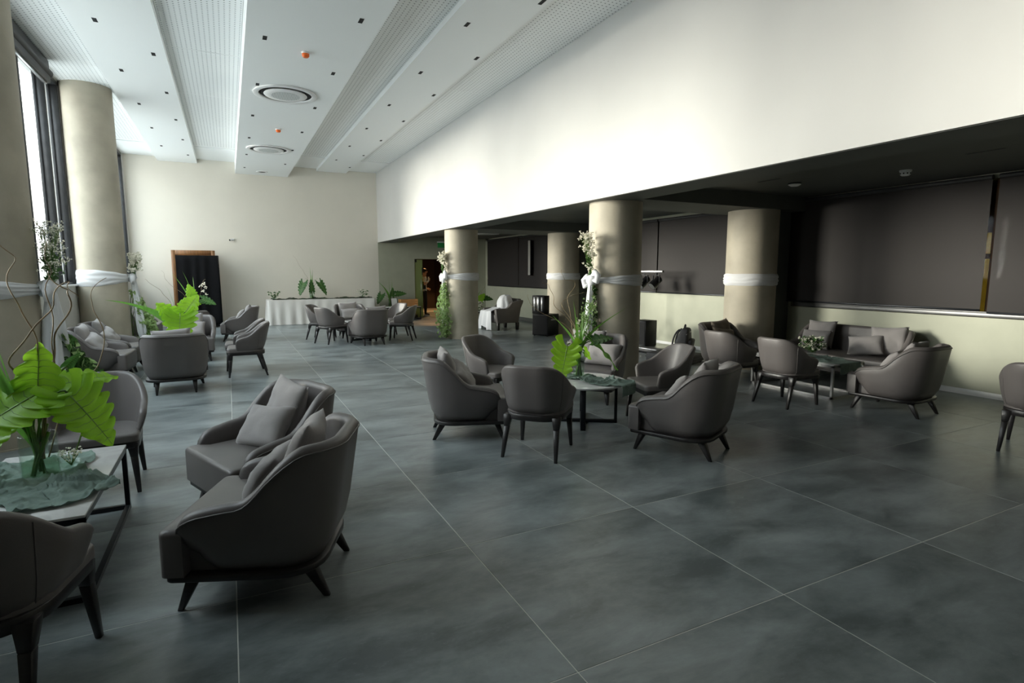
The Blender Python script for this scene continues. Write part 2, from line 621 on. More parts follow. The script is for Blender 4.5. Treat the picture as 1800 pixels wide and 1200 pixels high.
# bulkhead wall above the opening, with its beam
w = MB()
w.box(BULK_X, BULK_X + 0.25, NEAR_Y, FAR_Y, BEAM_Z, CEIL + 0.3)
struct(w.build('wall_bulkhead', white_paint))
w = MB()
w.box(BULK_X + 0.03, 5.16, NEAR_Y, FAR_Y, BEAM_Z - 0.004, BEAM_Z + 0.35)
for (ya, yb) in ((0.3, 1.3), (6.25, 7.3), (12.1, 13.5)):
    w.box(5.14, RIGHT_X, ya, yb, BEAM_Z - 0.004, BEAM_Z + 0.35)
struct(w.build('trim_1', dark_paint))
w = MB()
w.box(BULK_X + 0.1, 9.0, NEAR_Y - 0.3, FAR_Y + 0.2, LOWC, LOWC + 0.15)
struct(w.build('ceiling_lower', dark_paint))
# roof over the lower bay
w = MB()
w.box(BULK_X + 0.2, 13.4, NEAR_Y - 0.3, FAR_Y + 5.2, 3.2, 3.4)
struct(w.build('roof_slab', dark_paint))

# right wall: khaki parapet, wing walls, head
w = MB()
SILL = 1.02
w.box(RIGHT_X, RIGHT_X + 0.2, NEAR_Y, FAR_Y, 0, SILL)
w.box(RIGHT_X, RIGHT_X + 0.2, NEAR_Y, FAR_Y, LOWC - 0.06, 3.2)
for (ya, yb) in ((NEAR_Y, 0.9), (6.45, 7.2), (12.3, 13.2), (19.0, FAR_Y)):
    w.box(RIGHT_X, RIGHT_X + 0.2, ya, yb, SILL, LOWC)
w.box(RIGHT_X, RIGHT_X + 0.2, 7.2, 12.3, SILL, 1.19)
w.box(RIGHT_X, RIGHT_X + 0.2, 13.2, 19.0, SILL, 1.15)
# short wing walls behind the columns
struct(w.build('wall_right', khaki_paint))
w = MB()
w.box(8.24, RIGHT_X - 0.001, 6.5, 6.95, 0, BEAM_Z - 0.005)
w.box(8.28, RIGHT_X - 0.001, 12.5, 12.9, 0, BEAM_Z - 0.005)
struct(w.build('wall_wing', dark_paint))  # wing walls' shade is put into the colour, dark instead of khaki
w = MB()
w.box(RIGHT_X - 0.018, RIGHT_X, NEAR_Y, 6.55, 0, 0.075)
w.box(RIGHT_X - 0.018, RIGHT_X, 6.95, 12.5, 0, 0.075)
struct(w.build('baseboard_right', trim_white, bevel=0.004, seg=1))
w = MB()
w.box(RIGHT_X - 0.018, RIGHT_X, 12.9, FAR_Y - 0.001, 0, 0.13)
struct(w.build('baseboard_right_far', dark_paint, bevel=0.004, seg=1))
# aluminium sill rail below the near blinds
w = MB()
w.box(RIGHT_X - 0.03, RIGHT_X + 0.02, 0.9, 6.38, 1.03, 1.085)
w.box(RIGHT_X - 0.05, RIGHT_X + 0.02, 0.9, 6.38, 1.085, 1.10)
struct(w.build('trim_2', simple('dull_aluminium', (0.22, 0.22, 0.22), 0.45, 0.7), bevel=0.004, seg=1))

# left wall: parapet under the window, solid near part, piers behind the columns
w = MB()
w.box(WX - 0.29, WX, NEAR_Y, FAR_Y, 0, WIN_Z0)
w.box(WX - 0.29, WX, NEAR_Y, FAR_Y, WIN_Z1, CEIL + 0.3)
for (ya, yb) in ((NEAR_Y, 3.5), (6.35, 7.15), (12.62, 13.2), (19.1, FAR_Y)):
    w.box(WX - 0.29, WX, ya, yb, WIN_Z0, WIN_Z1)
struct(w.build('wall_left', white_paint))
w = MB()
w.box(-2.75, 9.0, NEAR_Y - 0.3, NEAR_Y, 0, CEIL + 0.3)
struct(w.build('wall_near', dark_paint))  # unseen end wall, set close and dark to hold back ambient light

# windows on the left: deep dark mullions, a pane in each bay
wi = 0
for (y0, y1) in WINDOWS:
    wi += 1
    wo = thing('window_%d' % (wi if wi < 3 else 6), None, None, (WX, y0, WIN_Z0))
    wo['kind'] = 'structure'
    f_ = MB()
    L = y1 - y0
    Hh = WIN_Z1 - WIN_Z0
    ys = [0.03, 0.72, 2.02, 3.32, 4.62, L - 0.03] if wi == 1 else [0.03 + (L - 0.06) * q / 5 for q in range(6)]
    for k, yy in enumerate(ys):
        f_ = MB()
        f_.box(-0.13, -0.005, yy - 0.028, yy + 0.028, 0.0, Hh)
        f_.box(-0.15, -0.11, yy - 0.05, yy + 0.05, 0.0, Hh)
        f_.build('mullion', dark_frame, wo, bevel=0.003, seg=1)
    f_ = MB()
    f_.box(-0.14, 0.0, 0, L, Hh - 0.07, Hh)
    f_.build('head_rail', dark_frame, wo, bevel=0.003, seg=1)
    f_ = MB()
    f_.box(-0.14, -0.03, 0, L, 0, 0.045)
    f_.build('bottom_rail', dark_frame, wo, bevel=0.003, seg=1)
    for k in range(len(ys) - 1):
        g_ = MB()
        g_.box(-0.135, -0.125, ys[k] + 0.03, ys[k + 1] - 0.03, 0.045, Hh - 0.07)
        g_.build('pane', pane_m, wo)
# sill ledge
w = MB()
w.box(WX - 0.005, WX + 0.035, 7.15, 12.62, WIN_Z0 - 0.03, WIN_Z0 + 0.004)
struct(w.build('window_sill', trim_white, bevel=0.004, seg=1))
# rolled blind under the ceiling, left wall
rb = thing('roller_blind', 'black rolled-up blind box along the top of the left window', 'blind', (WX + 0.09, 7.2, 4.66))
w = MB()
w.box(-0.055, 0.055, 0, 4.25, -0.13, 0.20)
w.build('blind_box', blind_dark, rb, bevel=0.01)
w = MB()
w.tube([(0.03, -0.0, 0.02), (0.03, 4.3, 0.02)], 0.06, 14)
w.build('roller_tube', blind_dark, rb, smooth=True, angle=0.8)
w = MB()
w.box(-0.012, 0.012, 0.02, 4.22, -0.16, -0.13)
w.build('bottom_bar', alu, rb)


# columns
def column(x, y, r, z, nm_, lab):
    c_ = MB()
    c_.lathe([(0, 0), (r + 0.004, 0), (r + 0.004, 0.012), (r, 0.014)] + [(r, z * t / 6) for t in range(1, 6)] + [(r, z), (0, z)], 64)
    o = c_.build('column', concrete, smooth=True, angle=0.7)
    o.location = (x, y, 0)
    o['label'] = lab
    return struct(o)


COLS = dict(L0=(-2.0, 6.75, 0.39, CEIL), L1=(-2.1, 12.8, 0.39, CEIL), R1=(5.12, 6.8, 0.385, BEAM_Z - 0.003), R0=(5.08, 12.84, 0.4, BEAM_Z - 0.003),
            B1=(7.84, 6.67, 0.4, BEAM_Z - 0.003), B0=(7.9, 12.7, 0.418, BEAM_Z - 0.003))
for k, lab in (('L0', 'tall concrete column nearest the camera by the left windows'), ('L1', 'tall concrete column at far end of left windows'),
               ('R1', 'concrete column under white bulkhead behind round table'), ('R0', 'concrete column under white bulkhead by the glass door'),
               ('B1', 'concrete column beside the sofa and dark blinds'), ('B0', 'concrete column behind black speaker cabinets')):
    column(*COLS[k], k, lab)

# ------------------------------------------------------------------ outside, left: street and neighbouring house
w = MB()
w.box(-30, -2.8, -20, 60, -0.6, -0.3)
struct(w.build('street', street_m))
def far_house(y0, y1, h, label, mat, x=-13.0):
    nb = thing('neighbouring_building', label, 'building', (x, y0, -0.3))
    w = MB()
    w.box(-4, 0, 0, y1 - y0, 0, h)
    w.build('wall', mat, nb)
    w = MB()
    w.box(-4.1, 0.15, -0.1, y1 - y0 + 0.1, h, h + 0.25)
    w.build('roof_edge', mat, nb)
    for zz in (1.3, 4.6, 7.9):
        if zz + 2 > h:
            continue
        for k in range(int((y1 - y0) / 4.0)):
            o = link('window', pf_me, nb, (0, 2 + k * 4.0, zz))
            link('window_frame', ff_me, o)


pane_f = MB()
pane_f.box(-0.02, 0.012, -0.7, 0.7, 0, 1.7)
pf_me = pane_f.mesh('window', facade_glass)
fr_f = MB()
for (a, b_, c_, d_) in ((-0.78, 0.78, -0.08, 0), (-0.78, 0.78, 1.7, 1.78), (-0.78, -0.7, 0, 1.7), (0.7, 0.78, 0, 1.7), (-0.03, 0.03, 0, 1.7)):
    fr_f.box(0, 0.05, a, b_, c_, d_)
ff_me = fr_f.mesh('window_frame', trim_white)
far_house(36, 96, 11.0, 'pale sunlit building with windows across the street outside left windows', facade_m)
far_house(-40, 4.0, 9.0, 'unseen dark building added across the street to dim the window light', facade_dim)  # added out of view to dim light from the near side

# ------------------------------------------------------------------ outside, right: passage behind the blinds
w = MB()
w.box(9.0, 13.4, NEAR_Y - 0.3, FAR_Y + 0.3, -0.25, 0)
struct(w.build('floor_passage', street_m))
w = MB()
w.box(13.0, 13.2, NEAR_Y, FAR_Y, 0, 0.5)
w.box(13.0, 13.2, NEAR_Y, FAR_Y, 2.35, 3.2)
for yy in (-3, -1.2, 0.2, 1.4, 2.4, 3.3, 4.2, 5.1, 6.0, 7.5, 9, 11, 13, 15, 17, 19):
    w.box(13.0, 13.2, yy, yy + 0.28, 0.5, 2.35)
w.box(13.0, 13.2, 7.6, FAR_Y, 0.5, 2.35)
w.box(13.0, 13.2, NEAR_Y, 1.4, 0.5, 2.35)
w.box(12.98, 13.2, NEAR_Y, FAR_Y, 1.85, 1.95)
w.box(8.9, 13.2, NEAR_Y - 0.2, NEAR_Y, 0, 3.2)
w.box(8.9, 13.2, FAR_Y, FAR_Y + 0.2, 0, 3.2)  # both end walls added out of view to keep sky light out
struct(w.build('wall_passage', corridor_light_m))


w = MB()
w.box(13.08, 13.09, 1.2, 7.8, 0.5, 2.35)
struct(w.build('window_7', amber_light_pane))  # added pane, dims the sky glimpsed through the blinds


# screens on the right wall
def screen(y0, y1, z0, z1, label, edge=True):
    t = thing('roller_screen', label, 'blind', (RIGHT_X - 0.055, y0, z0))
    s_ = MB()
    s_.box(-0.0012, 0.0012, 0, y1 - y0, 0, z1 - z0)
    s_.build('fabric', screen_m, t)
    s_ = MB()
    s_.box(-0.008, 0.008, 0, y1 - y0, -0.022, 0.004)
    s_.build('bottom_bar', black_metal, t, bevel=0.003, seg=1)
    s_ = MB()
    s_.tube([(0.0, 0, z1 - z0 - 0.03), (0.0, y1 - y0, z1 - z0 - 0.03)], 0.032, 10)
    s_.build('roller_tube', blind_dark, t, smooth=True, angle=0.8)
    return t


screen(3.705, 6.52, 1.125, 2.80, 'wide dark mesh roller screen above the sofa on khaki wall')
screen(0.95, 3.63, 1.10, 2.80, 'dark mesh roller screen past the gap, at right edge of view')
screen(7.15, 9.77, 1.16, 2.76, 'dark roller screen behind the stage light bar')
screen(9.81, 12.35, 1.16, 2.76, 'dark roller screen between stage lights and column behind the speakers')
screen(13.1, 16.5, 1.12, 2.76, 'dark roller screen beside the column, above the speaker cabinets')
screen(16.53, 19.0, 1.12, 2.76, 'dark roller screen above the armchair draped in white')
# window frames and glass behind the screens
for k, (ya, yb) in enumerate(((0.9, 6.45), (7.2, 12.3), (13.2, 19.0))):
    wo = thing('window_%d' % (3 + k), None, None, (RIGHT_X + 0.1, ya, SILL))
    wo['kind'] = 'structure'
    L = yb - ya
    n = 4
    for q in range(n + 1):
        f_ = MB()
        yy = 0.03 + (L - 0.06) * q / n
        f_.box(-0.04, 0.04, yy - 0.03, yy + 0.03, 0, LOWC - 0.06 - SILL)
        f_.build('mullion', wood_brown, wo)
    for q in range(n):
        g_ = MB()
        g_.box(-0.004, 0.004, 0.06 + (L - 0.06) * q / n, (L - 0.06) * (q + 1) / n, 0, LOWC - 0.06 - SILL)
        g_.build('pane', pane_m, wo)

# corridor behind the door
w = MB()
w.box(5.2, 5.3, FAR_Y + 0.25, 24, 0, 3.0)
w.box(8.2, 8.3, FAR_Y + 0.25, 24, 0, 3.0)
w.box(5.2, 8.3, 24, 24.1, 0, 3.0)
w.box(5.2, 8.3, FAR_Y + 0.25, 24.1, 2.7, 2.8)
struct(w.build('wall_corridor', corridor_m))
cl = thing('corridor_lamp', 'warm ceiling lamp inside the dark corridor behind the doorway', 'lamp', (6.95, 20.6, 2.66))
m_ = MB()
m_.lathe([(0, 0.04), (0.09, 0.04), (0.09, 0.0), (0.075, -0.004), (0.075, 0.02), (0, 0.02)], 20)
m_.build('lamp_ring', white_plastic, cl)
cld = bpy.data.lights.new('bulb', 'SPOT')
cld.energy = 110
cld.color = (1.0, 0.55, 0.22)
cld.spot_size = 2.2
cld.shadow_soft_size = 0.06
clo = bpy.data.objects.new('bulb', cld)
COL.objects.link(clo)
clo.parent = cl
gd = thing('door_1', None, None, (5.89, FAR_Y + 0.02, 0.0))
gd['kind'] = 'structure'
w = MB()
w.box(0, 0.27, 0, 0.012, 0.012, 2.03)
w.build('glass_leaf', door_glass, gd)
w = MB()
w.tube([(0.2, -0.05, 0.75), (0.2, -0.05, 1.35)], 0.012, 8)
w.tube([(0.2, -0.05, 0.8), (0.2, 0.0, 0.8)], 0.006, 6)
w.tube([(0.2, -0.05, 1.3), (0.2, 0.0, 1.3)], 0.006, 6)
w.build('door_handle', alu, gd, smooth=True)
w = MB()
w.box(0.0, 0.06, -0.006, 0.018, 1.94, 2.04)
w.box(0.0, 0.06, -0.006, 0.018, 0.006, 0.1)
w.box(0.245, 0.275, -0.008, 0.02, 1.5, 1.75)
w.build('hinge', black_metal, gd)


# ------------------------------------------------------------------ seating
def shell_sections(W, yf, yb, rc, th, bot, top, flare, lean, nseg=44):
    """plan path from right arm front round the back to left arm front; returns per-section data"""
    pts = []
    straight = yf - (yb + rc)
    arc = rc * PI / 2
    back = 2 * (W - rc)
    total = 2 * straight + 2 * arc + back

    def at(s):
        if s <= straight:
            return (W, yf - s), (1, 0)
        s -= straight
        if s <= arc:
            a = s / rc
            return (W - rc + rc * math.cos(a), yb + rc - rc * math.sin(a)), (math.cos(a), -math.sin(a))
        s -= arc
        if s <= back:
            return (W - rc - s, yb), (0, -1)
        s -= back
        if s <= arc:
            a = s / rc
            return (-(W - rc) - rc * math.sin(a), yb + rc - rc * math.cos(a)), (-math.sin(a), -math.cos(a))
        s -= arc
        return (-W, yb + rc + s), (-1, 0)

    for i in range(nseg + 1):
        p, n = at(total * i / nseg)
        pts.append((p, n))
    return pts


def make_shell(W, yf, yb, rc, th, botf, topf, flare, lean, rfront, tuck, nseg=44):
    sec = shell_sections(W, yf, yb, rc, th, None, None, flare, lean, nseg)
    rings, piping = [], []
    # end rounding sections
    ends = []
    for e in (1.0, 0.8, 0.45):
        ends.append((th / 2 * math.sin(e * PI / 2), th / 2 * (1 - math.cos(e * PI / 2)) * 0.96))
    full = []
    for (d, ins) in ends:
        (p, n) = sec[0]
        full.append(((p[0], p[1] + d), n, ins))
    for (p, n) in sec:
        full.append((p, n, 0.0))
    for (d, ins) in reversed(ends):
        (p, n) = sec[-1]
        full.append(((p[0], p[1] + d), n, ins))
    for (p, n, ins) in full:
        y = p[1]
        zt = topf(y) - ins
        if y > yf - rfront:
            t = min(1.0, (y - (yf - rfront)) / (rfront + th / 2))
            zt -= rfront * (1 - math.sqrt(max(0.0, 1 - t * t)))
        zb = botf(y) + ins * 0.5
        t2 = th / 2 - ins
        c = (p[0] - n[0] * th / 2, p[1] - n[1] * th / 2)
        back = max(0.0, -n[1])

        def off(z, side):
            h = (z - zb) / max(0.05, (zt - zb))
            o = flare * (h - 0.35)
            if side > 0:
                o -= tuck * max(0.0, 1 - (z - zb) / 0.16) ** 2
            ox, oy = n[0] * o, n[1] * o
            oy -= lean * back * (z - zb)
            return ox, oy
        ring = []
        zc = zt - t2
        for k in range(6):
            h = k / 5.0
            z = zb + (zc - zb) * h ** 1.15
            ox, oy = off(z, 1)
            ring.append((c[0] + n[0] * t2 + ox, c[1] + n[1] * t2 + oy, z))
        for k in range(1, 6):
            a = PI * k / 6
            z = zc + t2 * math.sin(a)
            ox, oy = off(zc, 1)
            ring.append((c[0] + n[0] * t2 * math.cos(a) + ox, c[1] + n[1] * t2 * math.cos(a) + oy, z))
        for k in range(5, -1, -1):
            h = k / 5.0
            z = zb + (zc - zb) * h ** 1.15
            ox, oy = off(z, 0)
            ring.append((c[0] - n[0] * t2 + ox, c[1] - n[1] * t2 + oy, z))
        rings.append(ring)
        ox, oy = off(zc, 1)
        piping.append((c[0] + n[0] * (t2 + 0.002) + ox, c[1] + n[1] * (t2 + 0.002) + oy, zc + 0.004))
    mb = MB()
    nr = len(rings[0])
    vs = [v for r in rings for v in r]
    fs = []
    for i in range(len(rings) - 1):
        for j in range(nr):
            j2 = (j + 1) % nr
            fs.append((i * nr + j, i * nr + j2, (i + 1) * nr + j2, (i + 1) * nr + j))
    fs.append(tuple(range(nr - 1, -1, -1)))
    fs.append(tuple((len(rings) - 1) * nr + j for j in range(nr)))
    mb.add(vs, fs)
    return mb, piping, rings


def rounded_outline(hx, y0, y1, r, n=5, rb=None):
    rb = rb or r
    o = []
    for (cx, cy, a0, rad) in ((hx - r, y1 - r, 0, r), (-(hx - r), y1 - r, 90, r), (-(hx - rb), y0 + rb, 180, rb), (hx - rb, y0 + rb, 270, rb)):
        for k in range(n + 1):
            a = math.radians(a0 + 90 * k / n)
            o.append((cx + rad * math.cos(a), cy + rad * math.sin(a)))
    return o


def seat_cushion(outline_fn, z0, z1, edge, crown, name, parent, mat):
    """soft block: stacked outlines with a rounded top edge and a crowned top"""
    mb = MB()
    levels = [(0.0, z0), (0.0, z1 - edge)]
    for k in range(1, 5):
        a = PI / 2 * k / 4
        levels.append((edge * (1 - math.cos(a)), z1 - edge + edge * math.sin(a)))
    rings = []
    for (ins, z) in levels:
        rings.append([(x, y, z) for (x, y) in outline_fn(ins)])
    n = len(rings[0])
    cx = sum(p[0] for p in rings[-1]) / n
    cy = sum(p[1] for p in rings[-1]) / n
    last = rings[-1]
    for f in (0.75, 0.45, 0.15):
        rings.append([(cx + (x - cx) * f, cy + (y - cy) * f, z1 + crown * (1 - f * f)) for (x, y, z) in last])
    vs = [v for r in rings for v in r]
    fs = []
    for i in range(len(rings) - 1):
        for j in range(n):
            j2 = (j + 1) % n
            fs.append((i * n + j, i * n + j2, (i + 1) * n + j2, (i + 1) * n + j))
    fs.append(tuple(range(n - 1, -1, -1)))
    fs.append(tuple((len(rings) - 1) * n + j for j in range(n)))
    mb.add(vs, fs)
    return mb.build(name, mat, parent, smooth=True, angle=1.2)


def plank_leg(top, bot, tx, ty, bx, by, parent, mat=None, mid=None):
    mb = MB()
    mb.frustum(top, bot, tx, ty, bx, by)
    return mb.build('leg', mat or ebony, parent, bevel=0.004, seg=1)


def make_lounge(W=0.375, name='lounge_armchair'):
    t = thing(name, 'x', 'armchair')
    yf, yb, rc, th = 0.26, -0.36, 0.25, 0.075

    def botf(y):
        return 0.195 + 0.11 * sstep(0.10, 0.26, y) ** 1.5

    def topf(y):
        return 0.520 + 0.035 * sstep(0.26, 0.0, y) + 0.245 * sstep(0.03, -0.27, y)
    mb, pip, rings = make_shell(W, yf, yb, rc, th, botf, topf, 0.035, 0.10, 0.085, 0.05, 52 if W < 0.6 else 80)
    sh = mb.build('wraparound_back', leather, t, smooth=True, angle=1.3)
    pm = MB()
    # piping: up the front edge of each arm and along the rim
    first = [rings[1][k] for k in range(0, 6)]
    lastr = [rings[-2][k] for k in range(5, -1, -1)]
    pm.tube([Vector(p) + Vector((0, 0.004, 0)) for p in first] + pip[2:-2] + [Vector(p) + Vector((0, 0.004, 0)) for p in lastr], 0.005, 6)
    pm.build('piping', piping_m, sh, smooth=True)
    # seat: narrow between the arms, full width in front of them
    w1, w2 = W - 0.07, W - 0.005

    def outl(ins):
        r = 0.03
        o = []
        ya, ym, yc = -0.30, 0.275, 0.385
        rb = 0.19
        for k in range(6):
            a = math.radians(270 + 90 * k / 5)
            o.append((w1 - rb - ins + rb * math.cos(a), ya + ins + rb + rb * math.sin(a)))
        o += [(w1 - ins, ym + ins), (w2 - ins, ym + ins)]
        for k in range(5):
            a = math.radians(90 * k / 4)
            o.append((w2 - r - ins + r * math.cos(a), yc - r - ins + r * math.sin(a)))
        for k in range(5):
            a = math.radians(90 + 90 * k / 4)
            o.append((-(w2 - r - ins) + r * math.cos(a), yc - r - ins + r * math.sin(a)))
        o += [(-(w2 - ins), ym + ins), (-(w1 - ins), ym + ins)]
        for k in range(6):
            a = math.radians(180 + 90 * k / 5)
            o.append((-(w1 - rb - ins) + rb * math.cos(a), ya + ins + rb + rb * math.sin(a)))
        return o
    seat_cushion(outl, 0.2, 0.425, 0.028, 0.012, 'seat', t, leather)
    bf = MB()
    bf.prism(rounded_outline(W - 0.02, -0.33, 0.375, 0.04, rb=0.2), 0.165, 0.198)
    bf.build('base_frame', ebony, t, bevel=0.004, seg=1)
    for sx in (-1, 1):
        plank_leg((sx * (W - 0.11), 0.27, 0.168), (sx * (W - 0.075), 0.335, 0), 0.035, 0.03, 0.014, 0.013, t)
        plank_leg((sx * (W - 0.16), -0.24, 0.168), (sx * (W - 0.15), -0.33, 0), 0.03, 0.035, 0.011, 0.016, t)
    return t


def make_dining():
    t = thing('dining_armchair', 'x', 'chair')
    W, yf, yb, rc, th = 0.29, 0.12, -0.27, 0.22, 0.048

    def botf(y):
        return 0.392

    def topf(y):
        return 0.595 + 0.03 * sstep(0.12, -0.02, y) + 0.20 * sstep(0.0, -0.272, y)
    mb, pip, rings = make_shell(W, yf, yb, rc, th, botf, topf, 0.045, 0.14, 0.05, 0.02, 48)
    sh = mb.build('wraparound_back', leather, t, smooth=True, angle=1.3)
    pm = MB()
    for q in (15, -16):
        pm.tube([Vector(p) + Vector((0, 0, 0)) for p in rings[q][0:6]], 0.0032, 5)
    pm.build('seam', piping_m, sh, smooth=True)

    def outl(ins):
        r, rb = 0.05, 0.18
        hx = 0.262 - ins
        y0, y1 = -0.235 + ins, 0.27 - ins
        return rounded_outline(hx, y0, y1, r, 5, rb)
    seat_cushion(outl, 0.385, 0.445, 0.022, 0.012, 'seat', t, leather)
    bf = MB()
    bf.prism(rounded_outline(0.262, -0.262, 0.262, 0.06, 6, 0.19), 0.335, 0.390)
    bf.build('base_frame', ebony, t, bevel=0.004, seg=1)
    for sx in (-1, 1):
        for sy in (1, -1):
            mb = MB()
            top = (sx * 0.218, 0.215 if sy > 0 else -0.185, 0.37)
            bot = (sx * 0.24, 0.25 if sy > 0 else -0.285, 0.0)
            mid = tuple(top[i] * 0.72 + bot[i] * 0.28 for i in range(3))
            mb.frustum(top, mid, 0.036, 0.036, 0.023, 0.023)
            mb.frustum(mid, bot, 0.023, 0.023, 0.013, 0.013)
            mb.build('leg', ebony, t, bevel=0.003, seg=1)
    return t


def make_sofa():
    return make_lounge(0.80, 'sofa')


lounge0 = make_lounge()
dining0 = make_dining()
_used = {}


def place(proto, key, x, y, d, label, group):
    o = proto if key not in _used else copy_tree(proto)
    _used[key] = 1
    o.location = (x, y, 0)
    o.rotation_euler = (0, 0, face_rot(d))
    o['label'] = label
    o['group'] = group
    return o


# ------------------------------------------------------------------ cushions
def cushion_mesh(w, h, T, seed, mat):
    rnd = random.Random(seed)
    mb = MB()
    n = 17
    off = Vector((rnd.random() * 50, rnd.random() * 50, rnd.random() * 50))

    def surf(sgn):
        def fn(u, v):
            a, b_ = u * 2 - 1, v * 2 - 1
            k = 0.07
            x = w / 2 * a * (1 - k * (1 - b_ * b_) * a * a)
            z = h / 2 * b_ * (1 - k * (1 - a * a) * b_ * b_)
            t = max(0.0, (1 - a ** 4) * (1 - b_ ** 4)) ** 0.55
            t *= 1 - 0.25 * (b_ + 0.2) * 0.5
            wr = noise.noise(Vector((a * 2.2, b_ * 2.2, sgn * 3)) + off) * 0.014 + noise.noise(Vector((a * 6, b_ * 6, sgn)) + off) * 0.006
            y = sgn * (T / 2 * t + wr * t)
            y += noise.noise(Vector((a, b_, 9)) + off) * 0.02
            return (x, y, z)
        return fn
    mb.grid(n, n, surf(1))
    mb.grid(n, n, surf(-1))
    me = mb.mesh('cushion', mat, smooth=True)
    bm = bmesh.new()
    bm.from_mesh(me)
    bmesh.ops.remove_doubles(bm, verts=bm.verts, dist=0.0008)
    bmesh.ops.recalc_face_normals(bm, faces=bm.faces)
    bm.to_mesh(me)
    bm.free()
    me.polygons.foreach_set('use_smooth', [True] * len(me.polygons))
    return me


CUSH_BIG = [cushion_mesh(0.46, 0.44, 0.15, s, cushion_m) for s in (1, 2, 3)]
CUSH_SM = [cushion_mesh(0.46, 0.31, 0.13, s, cushion_m) for s in (4, 5, 6)]
CUSH_BR_B = cushion_mesh(0.46, 0.42, 0.15, 7, cushion_brown)
CUSH_BR_S = cushion_mesh(0.44, 0.34, 0.14, 8, cushion_brown)
_ci = [0]


def cushion(chair, me, lx, ly, lz, tilt, yaw, roll, label, group='cushions on the grey armchairs'):
    """lies on a chair: position in the chair's own frame"""
    M = Matrix.Translation(chair.location) @ Matrix.Rotation(chair.rotation_euler.z, 4, 'Z')
    Lm = Matrix.Translation((lx, ly, lz)) @ Matrix.Rotation(yaw, 4, 'Z') @ Matrix.Rotation(tilt, 4, 'X') @ Matrix.Rotation(roll, 4, 'Y')
    o = link('cushion', me)
    o.matrix_world = M @ Lm
    tag(o, label, 'cushion', group)
    return o


def two_cushions(chair, where, s=0, bx=-0.05, fx=0.05, broll=0.05, froll=0.25):
    cushion(chair, CUSH_BIG[s % 3], bx, -0.175, 0.635, 0.32, 0.05, broll, 'upper grey cushion on the ' + where)
    cushion(chair, CUSH_SM[s % 3], fx, -0.03, 0.565, 0.62, -0.1, froll, 'lower grey cushion on the ' + where)


# near group round the marble coffee table
G_L, G_D = 'grey leather lounge armchairs', 'grey leather dining armchairs'
l1 = place(lounge0, 'l', 0.135, 3.09, (-0.925, 0.38), 'big dark lounge armchair nearest the camera, beside marble coffee table', G_L)
l2 = place(lounge0, 'l', 0.16, 4.10, (-0.93, -0.38), 'lounge armchair with blue-grey seat, just behind the nearest armchair', G_L)
d3 = place(dining0, 'd', -0.92, 4.99, (0.05, -1), 'dining armchair facing the camera behind the big leafy vase', G_D)
d4 = place(dining0, 'd', -0.885, 2.68, (0.22, 1), 'dark dining armchair seen from behind in the near left corner', G_D)
cushion(l1, CUSH_BIG[0], 0.02, -0.17, 0.64, 0.34, 0.05, 0.06, 'upper grey cushion on the big armchair nearest the camera')
cushion(l1, CUSH_SM[0], 0.0, 0.0, 0.56, 0.55, 0.05, 0.05, 'lower grey cushion on the big armchair nearest the camera')
cushion(l2, CUSH_BIG[1], 0.03, -0.17, 0.63, 0.34, -0.05, -0.08, 'upper grey cushion on the second armchair from the camera')
cushion(l2, CUSH_SM[1], -0.03, 0.0, 0.56, 0.6, 0.15, 0.10, 'lower pale cushion on seat of second armchair from the camera')

# left group
l5 = place(lounge0, 'l', -0.70, 8.82, (-0.02, 1), 'lounge armchair seen square from behind, below bright leaf, left group', G_L)
l6a = place(lounge0, 'l', -1.74, 10.0, (1, -0.05), 'blue-lit lounge armchair by the left windows, nearer of the two', G_L)
l6b = place(lounge0, 'l', -1.72, 10.98, (1, -0.05), 'blue-lit lounge armchair by the left windows, farther of the two', G_L)
d7 = place(dining0, 'd', 0.19, 9.67, (-1, 0.03), 'dining armchair in side view, left group, nearer of the pair', G_D)
d7b = place(dining0, 'd', 0.16, 10.33, (-1, 0.03), 'dining armchair in side view, left group, farther of the pair', G_D)
l9 = place(lounge0, 'l', -0.66, 11.75, (0.0, -1), 'lounge armchair with two pale cushions facing us behind bright leaf', G_L)
cushion(l5, CUSH_BIG[2], -0.02, -0.17, 0.645, 0.32, 0.05, -0.04, 'cushion whose top edge shows over the armchair seen from behind')
two_cushions(l6a, 'nearer armchair by the left windows', 1)
two_cushions(l6b, 'farther armchair by the left windows', 2)
two_cushions(l9, 'armchair facing us in the left group', 0, 0.03, 0.0, 0.02, 0.02)

# far left group
l27 = place(lounge0, 'l', -0.80, 13.75, (-0.05, 1), 'lounge armchair seen from behind in front of the black draped panel', G_L)
l10 = place(lounge0, 'l', -1.85, 15.3, (1, 0.0), 'lounge armchair in far left corner behind ivy column', G_L)
l8 = place(lounge0, 'l', 0.18, 14.75, (-1, 0.08), 'lounge armchair in side view by left end of banquet table', G_L)
two_cushions(l10, 'armchair in the far left corner', 0)
two_cushions(l8, 'armchair beside the banquet table end', 1)

